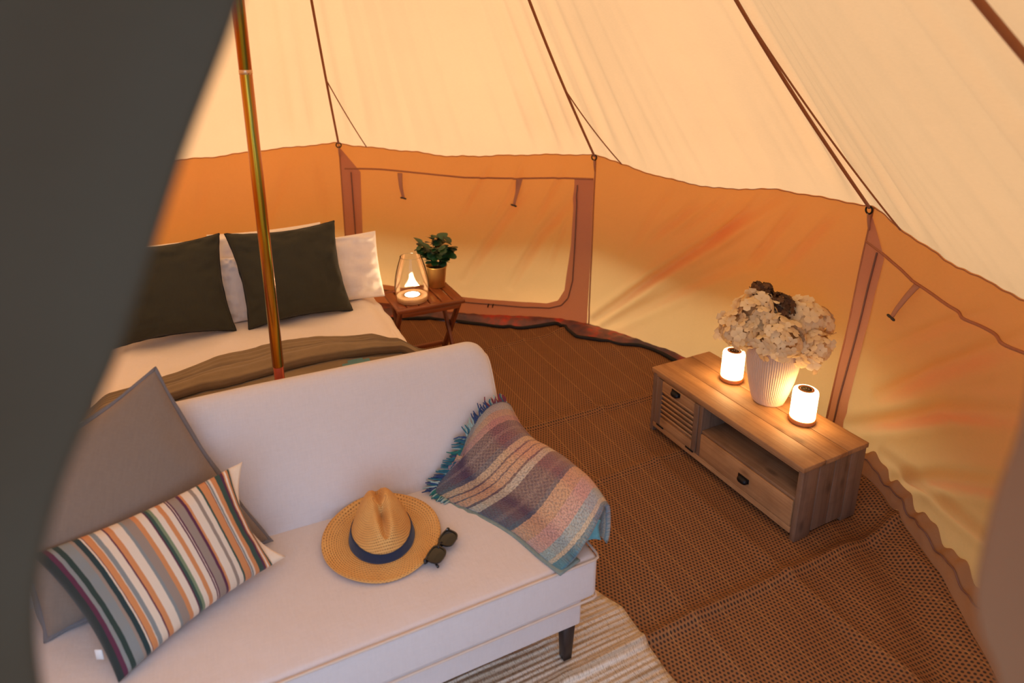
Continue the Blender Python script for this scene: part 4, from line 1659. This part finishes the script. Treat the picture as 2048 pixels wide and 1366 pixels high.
for (b0, m0, t0, az) in stems:
    pts = [(1 - t) ** 2 * b0 + 2 * t * (1 - t) * m0 + t * t * t0 for t in (0, .2, .4, .6, .8, 1)]
    mk("stem", *(lambda q: (q[0] + PCN, q[1]))(tube(pts, [.003, .0028, .0025, .0022, .002, .0014], 6)), M['stem'], pot)
    nl = 11 if (b0.x, b0.y) != (.01, 0) else 2
    for j in range(nl):
        t = .25 + .75 * (j + .6) / nl
        p = (1 - t) ** 2 * b0 + 2 * t * (1 - t) * m0 + t * t * t0
        o_ = bpy.data.objects.new("leaf", leaf_me)
        COL.link(o_)
        o_.parent = pot
        a2 = az + (1 if j % 2 else -1) * lrng.uniform(.2, 1.5)
        o_.location = Matrix.Rotation(-SR, 3, 'Z') @ p
        s_ = lrng.uniform(.78, 1.12)
        o_.scale = (s_, s_, s_)
        o_.rotation_euler = (lrng.uniform(-.35, .75), lrng.uniform(-.4, .4), a2 - math.pi / 2 - SR)

# ================================================================== LOW CABINET
M['tvtop'] = m_wood('reclaimed_pine', lin(184, 140, 94), lin(128, 84, 48), 0, 1.0, .6, True, .5)
M['tvside'] = m_wood('reclaimed_pine_upright', lin(138, 108, 84), lin(86, 62, 46), 2, 1.0, .65, True, .5)
M['tvin'] = m_wood('reclaimed_pine_dark', lin(150, 116, 84), lin(98, 68, 44), 0, 1.0, .7, True, .4)
M['iron'] = m_plain('black_iron', lin(26, 25, 28), .45, .6, .2, 90)
TO, TR_ = (0.7398, 2.9347, 0.0), -1.105
TF = npm(TO, TR_)
CW_, CD_, CH_ = .90, .373, .351
cab = thing("low_cabinet", "low reclaimed-wood cabinet with louvred door and drawer by the tent wall", "cabinet", tuple(xf(TF, [(CW_ / 2, CD_ / 2, 0)])[0]), TR_)


def cpart(name, box, mat, parent=None, b=.0025, seg=2):
    V, F = bev(*box, b, seg)
    return mk(name, xf(TF, V), F, mat, parent or cab, None, True)


def flat(o_):
    o_.data.polygons.foreach_set("use_smooth", [False] * len(o_.data.polygons))
    return o_


for k, (y0, y1) in enumerate(((-.006, .118), (.1195, .248), (.2495, CD_ + .002))):
    cpart("top_board", (-.004 - .001 * k, CW_ + .004 + .001 * (k % 2), y0, y1, CH_ - .022, CH_ - .0006 * (k % 2)), M['tvtop'])
for x0, x1 in ((0, .024), (CW_ - .024, CW_)):
    for k in range(4):
        y0 = .002 + k * (CD_ - .004) / 4
        cpart("side_board", (x0, x1, y0 + .0014, y0 + (CD_ - .004) / 4 - .0014, .0 if k in (0, 3) else .022, CH_ - .0225), M['tvside'])
cpart("back_panel", (.02, CW_ - .02, CD_ - .016, CD_ - .006, .05, CH_ - .023), M['tvin'])
cpart("bottom_board", (.024, CW_ - .024, .012, CD_ - .016, .042, .060), M['tvin'])
cpart("bottom_rail", (.024, CW_ - .024, .0, .020, .030, .058), M['tvtop'])
cpart("top_rail", (.024, CW_ - .024, .002, .020, CH_ - .036, CH_ - .0225), M['tvtop'])
cpart("divider", (.336, .358, .0, CD_ - .016, .058, CH_ - .036), M['tvside'])
cpart("shelf", (.358, CW_ - .024, .004, CD_ - .016, .182, .196), M['tvin'])
cpart("left_stile", (.024, .046, .0, .020, .058, CH_ - .036), M['tvside'])
# louvred door
door = cpart("door", (.048, .078, -.003, .016, .062, CH_ - .040), M['tvside'])
cpart("door_rail", (.078, .304, -.003, .016, .262, CH_ - .040), M['tvtop'], door)
cpart("door_rail", (.078, .304, -.003, .016, .062, .108), M['tvtop'], door)
cpart("door_stile", (.304, .334, -.003, .016, .062, CH_ - .040), M['tvside'], door)
cpart("door_back", (.076, .306, .012, .017, .100, .270), M['tvin'], door)
for k in range(6):
    zc = .120 + k * .0255
    m = np.eye(4)
    a = .55
    m[:3, :3] = [[1, 0, 0], [0, math.cos(a), -math.sin(a)], [0, math.sin(a), math.cos(a)]]
    m[:3, 3] = [.191, .006, zc]
    V, F = bev(-.113, .113, -.004, .004, -.015, .015, .002, 1)
    mk("louvre", xf(TF, xf(m, V)), F, M['tvtop'], door)


def cup_pull(x, z, parent, w=.026):
    prof = []
    V = []
    n, m = 14, 8

    def fn(u, v):
        t = (u - .5) * 2
        ax_ = x + w * t
        d = math.sqrt(max(0, 1 - abs(t) ** 3.0))
        ph = v * math.pi * .62
        return xf(TF, [(ax_, -.003 - .019 * d * math.sin(ph) - .001, z + .016 * d * math.cos(ph) * (1) - .002)])[0]
    V, F, UV = gridf(n, m, fn)
    V, F = solid(V, F, .002)
    h_ = mk("cup_pull", V, F, M['iron'], parent)
    V, F = bev(x - w - .004, x + w + .004, -.0055, -.003, z - .004, z + .018, .001, 1)
    mk("pull_plate", xf(TF, V), F, M['iron'], parent)
    h_["label"] = "black iron cup handle"
    return h_


cup_pull(.178, .290, door)
for xh in (.082, .296):
    h_ = cpart("hinge", (xh - .026, xh + .026, -.006, -.001, .056, .065), M['iron'], door, .001, 1)
drawer = cpart("drawer", (.360, CW_ - .026, -.002, .018, .062, .180), M['tvtop'])
cup_pull(.628, .114, drawer)
cpart("drawer_box", (.366, CW_ - .032, .018, CD_ - .02, .066, .15), M['tvin'], drawer)

# ---- two lanterns on the cabinet
M['lampwood'] = m_wood('lamp_wood', lin(206, 134, 76), lin(164, 96, 50), 0, 3, .45, False, .15)
M['panel'] = m_plain('black_touch_panel', lin(26, 26, 30), .2)


def table_lamp(a, b, label):
    p = xf(TF, [(a, b, CH_)])[0]
    t_ = thing("table_lamp", label, "lamp", tuple(p), TR_, "glowing cylinder lamps on the cabinet")
    mk("lamp_base", *(lambda q: (q[0] + p, q[1]))(lathe([(.0001, 0), (.051, 0), (.0535, .003), (.0535, .018), (.051, .020), (.0001, .020)], 48)), M['lampwood'], t_)
    mk("lamp_shade", *(lambda q: (q[0] + p, q[1]))(lathe([(.050, .0205), (.0515, .024), (.0515, .138), (.049, .147), (.043, .1515), (.033, .153)], 48)), m_emit('lamp_glow', (1, .60, .24, 1), 19.0), t_)["label"] = "glowing white cylinder shade"
    mk("top_ring", *(lambda q: (q[0] + p, q[1]))(lathe([(.0335, .1525), (.033, .1545), (.024, .1545), (.0235, .153)], 40)), M['lampwood'], t_)
    pn = mk("touch_panel", *(lambda q: (q[0] + p, q[1]))(lathe([(.0001, .1535), (.0235, .1535)], 32)), M['panel'], t_)
    for k, (dx, dy) in enumerate(((-.009, .002), (.002, .006), (.010, -.002))):
        mk("button_mark", *(lambda q: (q[0] + p + np.array([dx, dy, 0]), q[1]))(lathe([(.0001, .1539), (.0022, .1539)], 10)), m_plain('white_mark', lin(220, 225, 230), .4), pn)
    return t_


table_lamp(.268, .255, "glowing white cylinder lamp left of the vase on the cabinet")
table_lamp(.668, .262, "glowing white cylinder lamp right of the vase on the cabinet")

# ---- ribbed vase
M['vase'] = m_plain('matt_ceramic', lin(208, 182, 156), .75, 0, .1, 80, .05)
vp = xf(TF, [(.478, .268, CH_)])[0]
prof = [(.0001, .0), (.066, .0), (.070, .003), (.078, .03), (.089, .07), (.1005, .12), (.109, .17), (.113, .21), (.112, .24), (.106, .265), (.094, .285), (.082, .296), (.080, .306), (.084, .312), (.080, .314), (.074, .306), (.072, .29)]
pz = np.array(prof)
prof2 = []
for k in range(len(prof) - 1):
    for j in range(3):
        t = j / 3
        prof2.append(tuple(pz[k] * (1 - t) + pz[k + 1] * t))
prof2.append(prof[-1])
V, F = lathe(prof2, 432, lambda a, z: 1 + (.030 * (abs(math.sin(a * 36)) - .6) if .012 < z < .27 else 0))
vase = mk("ribbed_vase", V + vp, F, M['vase'])
tag(vase, "cream ribbed ceramic vase standing between the two lamps", "vase")

# ---- hydrangeas: every flower head is a thing with stem and florets
fV, fF = [], []
for k in range(4):
    a = k * math.pi / 2
    c, s = math.cos(a), math.sin(a)
    b = len(fV)
    for (x, y, z) in ((.001, -.0015, 0), (.008, -.0085, .003), (.0165, -.008, .0015), (.019, 0, -.001), (.0165, .008, .0015), (.008, .0085, .003), (.001, .0015, 0), (.009, 0, .0045)):
        fV.append((c * x - s * y, s * x + c * y, z))
    for i in range(6):
        fF.append([b + i, b + i + 1, b + 7])
    fF.append([b + 6, b, b + 7])
flo_me = {}


def floret_mesh(key, mat):
    me = bpy.data.meshes.new("floret_" + key)
    me.from_pydata(fV, [], fF)
    me.polygons.foreach_set("use_smooth", [True] * len(me.polygons))
    me.materials.append(mat)
    return me


def m_petal(name, c1, c2):
    g = G(name)
    v = g.tc()
    rn = g.n('ObjectInfo').outputs['Random']
    base = g.mix(rn, c1, c2)
    d = g.pr(base, .8, g.bump(g.noise(v, 300, 2), .2, .001))
    t = g.n('BsdfTranslucent', {'Color': base})
    return g.end(g.n('MixShader', {0: .25, 1: d.outputs[0], 2: t.outputs[0]}))


flo_me['cream'] = floret_mesh('cream', m_petal('cream_petals', lin(246, 228, 184), lin(232, 206, 156)))
flo_me['brown'] = floret_mesh('brown', m_petal('dried_petals', lin(112, 78, 46), lin(70, 46, 30)))
M['flstem'] = m_plain('flower_stem', lin(72, 74, 40), .7)
M['flcore'] = m_plain('flower_heart', lin(170, 142, 98), .9, 0, .4, 90, .3)
fr = random.Random(11)


def hydrangea(off, rad, kind, label, nfl, squash=1.0, size=1.6, name="hydrangea_flower"):
    c = np.array(vp) + np.array(off)
    t_ = thing(name, label, "flower", tuple(np.array(vp) + np.array([0, 0, .25])), 0, "flowers in the ribbed vase")
    root = Vector((vp[0] + off[0] * .12, vp[1] + off[1] * .12, vp[2] + .20))
    tip = Vector(tuple(c))
    mid = (root + tip) / 2 + Vector((0, 0, .03))
    pts = [(1 - t) ** 2 * root + 2 * t * (1 - t) * mid + t * t * tip for t in np.linspace(0, 1, 8)]
    mk("stem", *tube(pts, .004, 6), M['flstem'], t_)
    V, F = lathe([(.0001, -.70 * rad * squash)] + [(rad * .70 * math.cos(p), rad * .70 * squash * math.sin(p)) for p in np.linspace(-1.2, 1.2, 7)] + [(.0001, .70 * rad * squash)], 14)
    mk("heart", V + c, F, M['flcore'], t_)
    base = Vector(tuple(np.array(vp) + np.array([0, 0, .25])))
    me = flo_me[kind]
    ga = math.pi * (3 - math.sqrt(5))
    for k in range(nfl):
        zc = 1 - 2 * (k + .5) / nfl
        rr3 = math.sqrt(1 - zc * zc)
        th = k * ga + fr.uniform(-.15, .15)
        d = Vector((rr3 * math.cos(th), rr3 * math.sin(th), zc))
        p = Vector(tuple(c)) + Vector((d.x * rad, d.y * rad, d.z * rad * squash)) * fr.uniform(.76, 1.10)
        o_ = bpy.data.objects.new("floret", me)
        COL.link(o_)
        o_.parent = t_
        o_.location = p - base
        q = (d + Vector((fr.uniform(-.75, .75), fr.uniform(-.75, .75), fr.uniform(-.5, .7)))).to_track_quat('Z', 'Y')
        o_.rotation_mode = 'QUATERNION'
        o_.rotation_quaternion = q @ Matrix.Rotation(fr.uniform(0, 3), 3, 'Z').to_quaternion()
        s_ = fr.uniform(.85, 1.25) * size
        o_.scale = (s_, s_, s_)
    return t_


hydrangea((-.165, -.02, .365), .088, 'cream', "cream hydrangea head at the far left of the bouquet", 60, .95)
hydrangea((-.105, -.01, .445), .084, 'cream', "cream hydrangea head at the upper left of the bouquet", 58, .9)
hydrangea((-.030, -.09, .350), .098, 'cream', "cream hydrangea head at the front middle of the bouquet", 68, .9)
hydrangea((.100, .00, .400), .092, 'cream', "cream hydrangea head at the upper right of the bouquet", 64, .95)
hydrangea((.115, -.06, .300), .094, 'cream', "cream hydrangea head drooping lowest on the right of the vase", 64, .85)
hydrangea((.170, .04, .360), .080, 'cream', "cream hydrangea head at the far right of the bouquet", 50, 1.1)
hydrangea((.000, .00, .445), .058, 'brown', "dried brown hydrangea head in the middle gap of the bouquet", 80, 1.25, .85)
hydrangea((-.065, .05, .515), .050, 'brown', "dried brown hydrangea sprig rising behind the upper left flower head", 60, .55, .80)
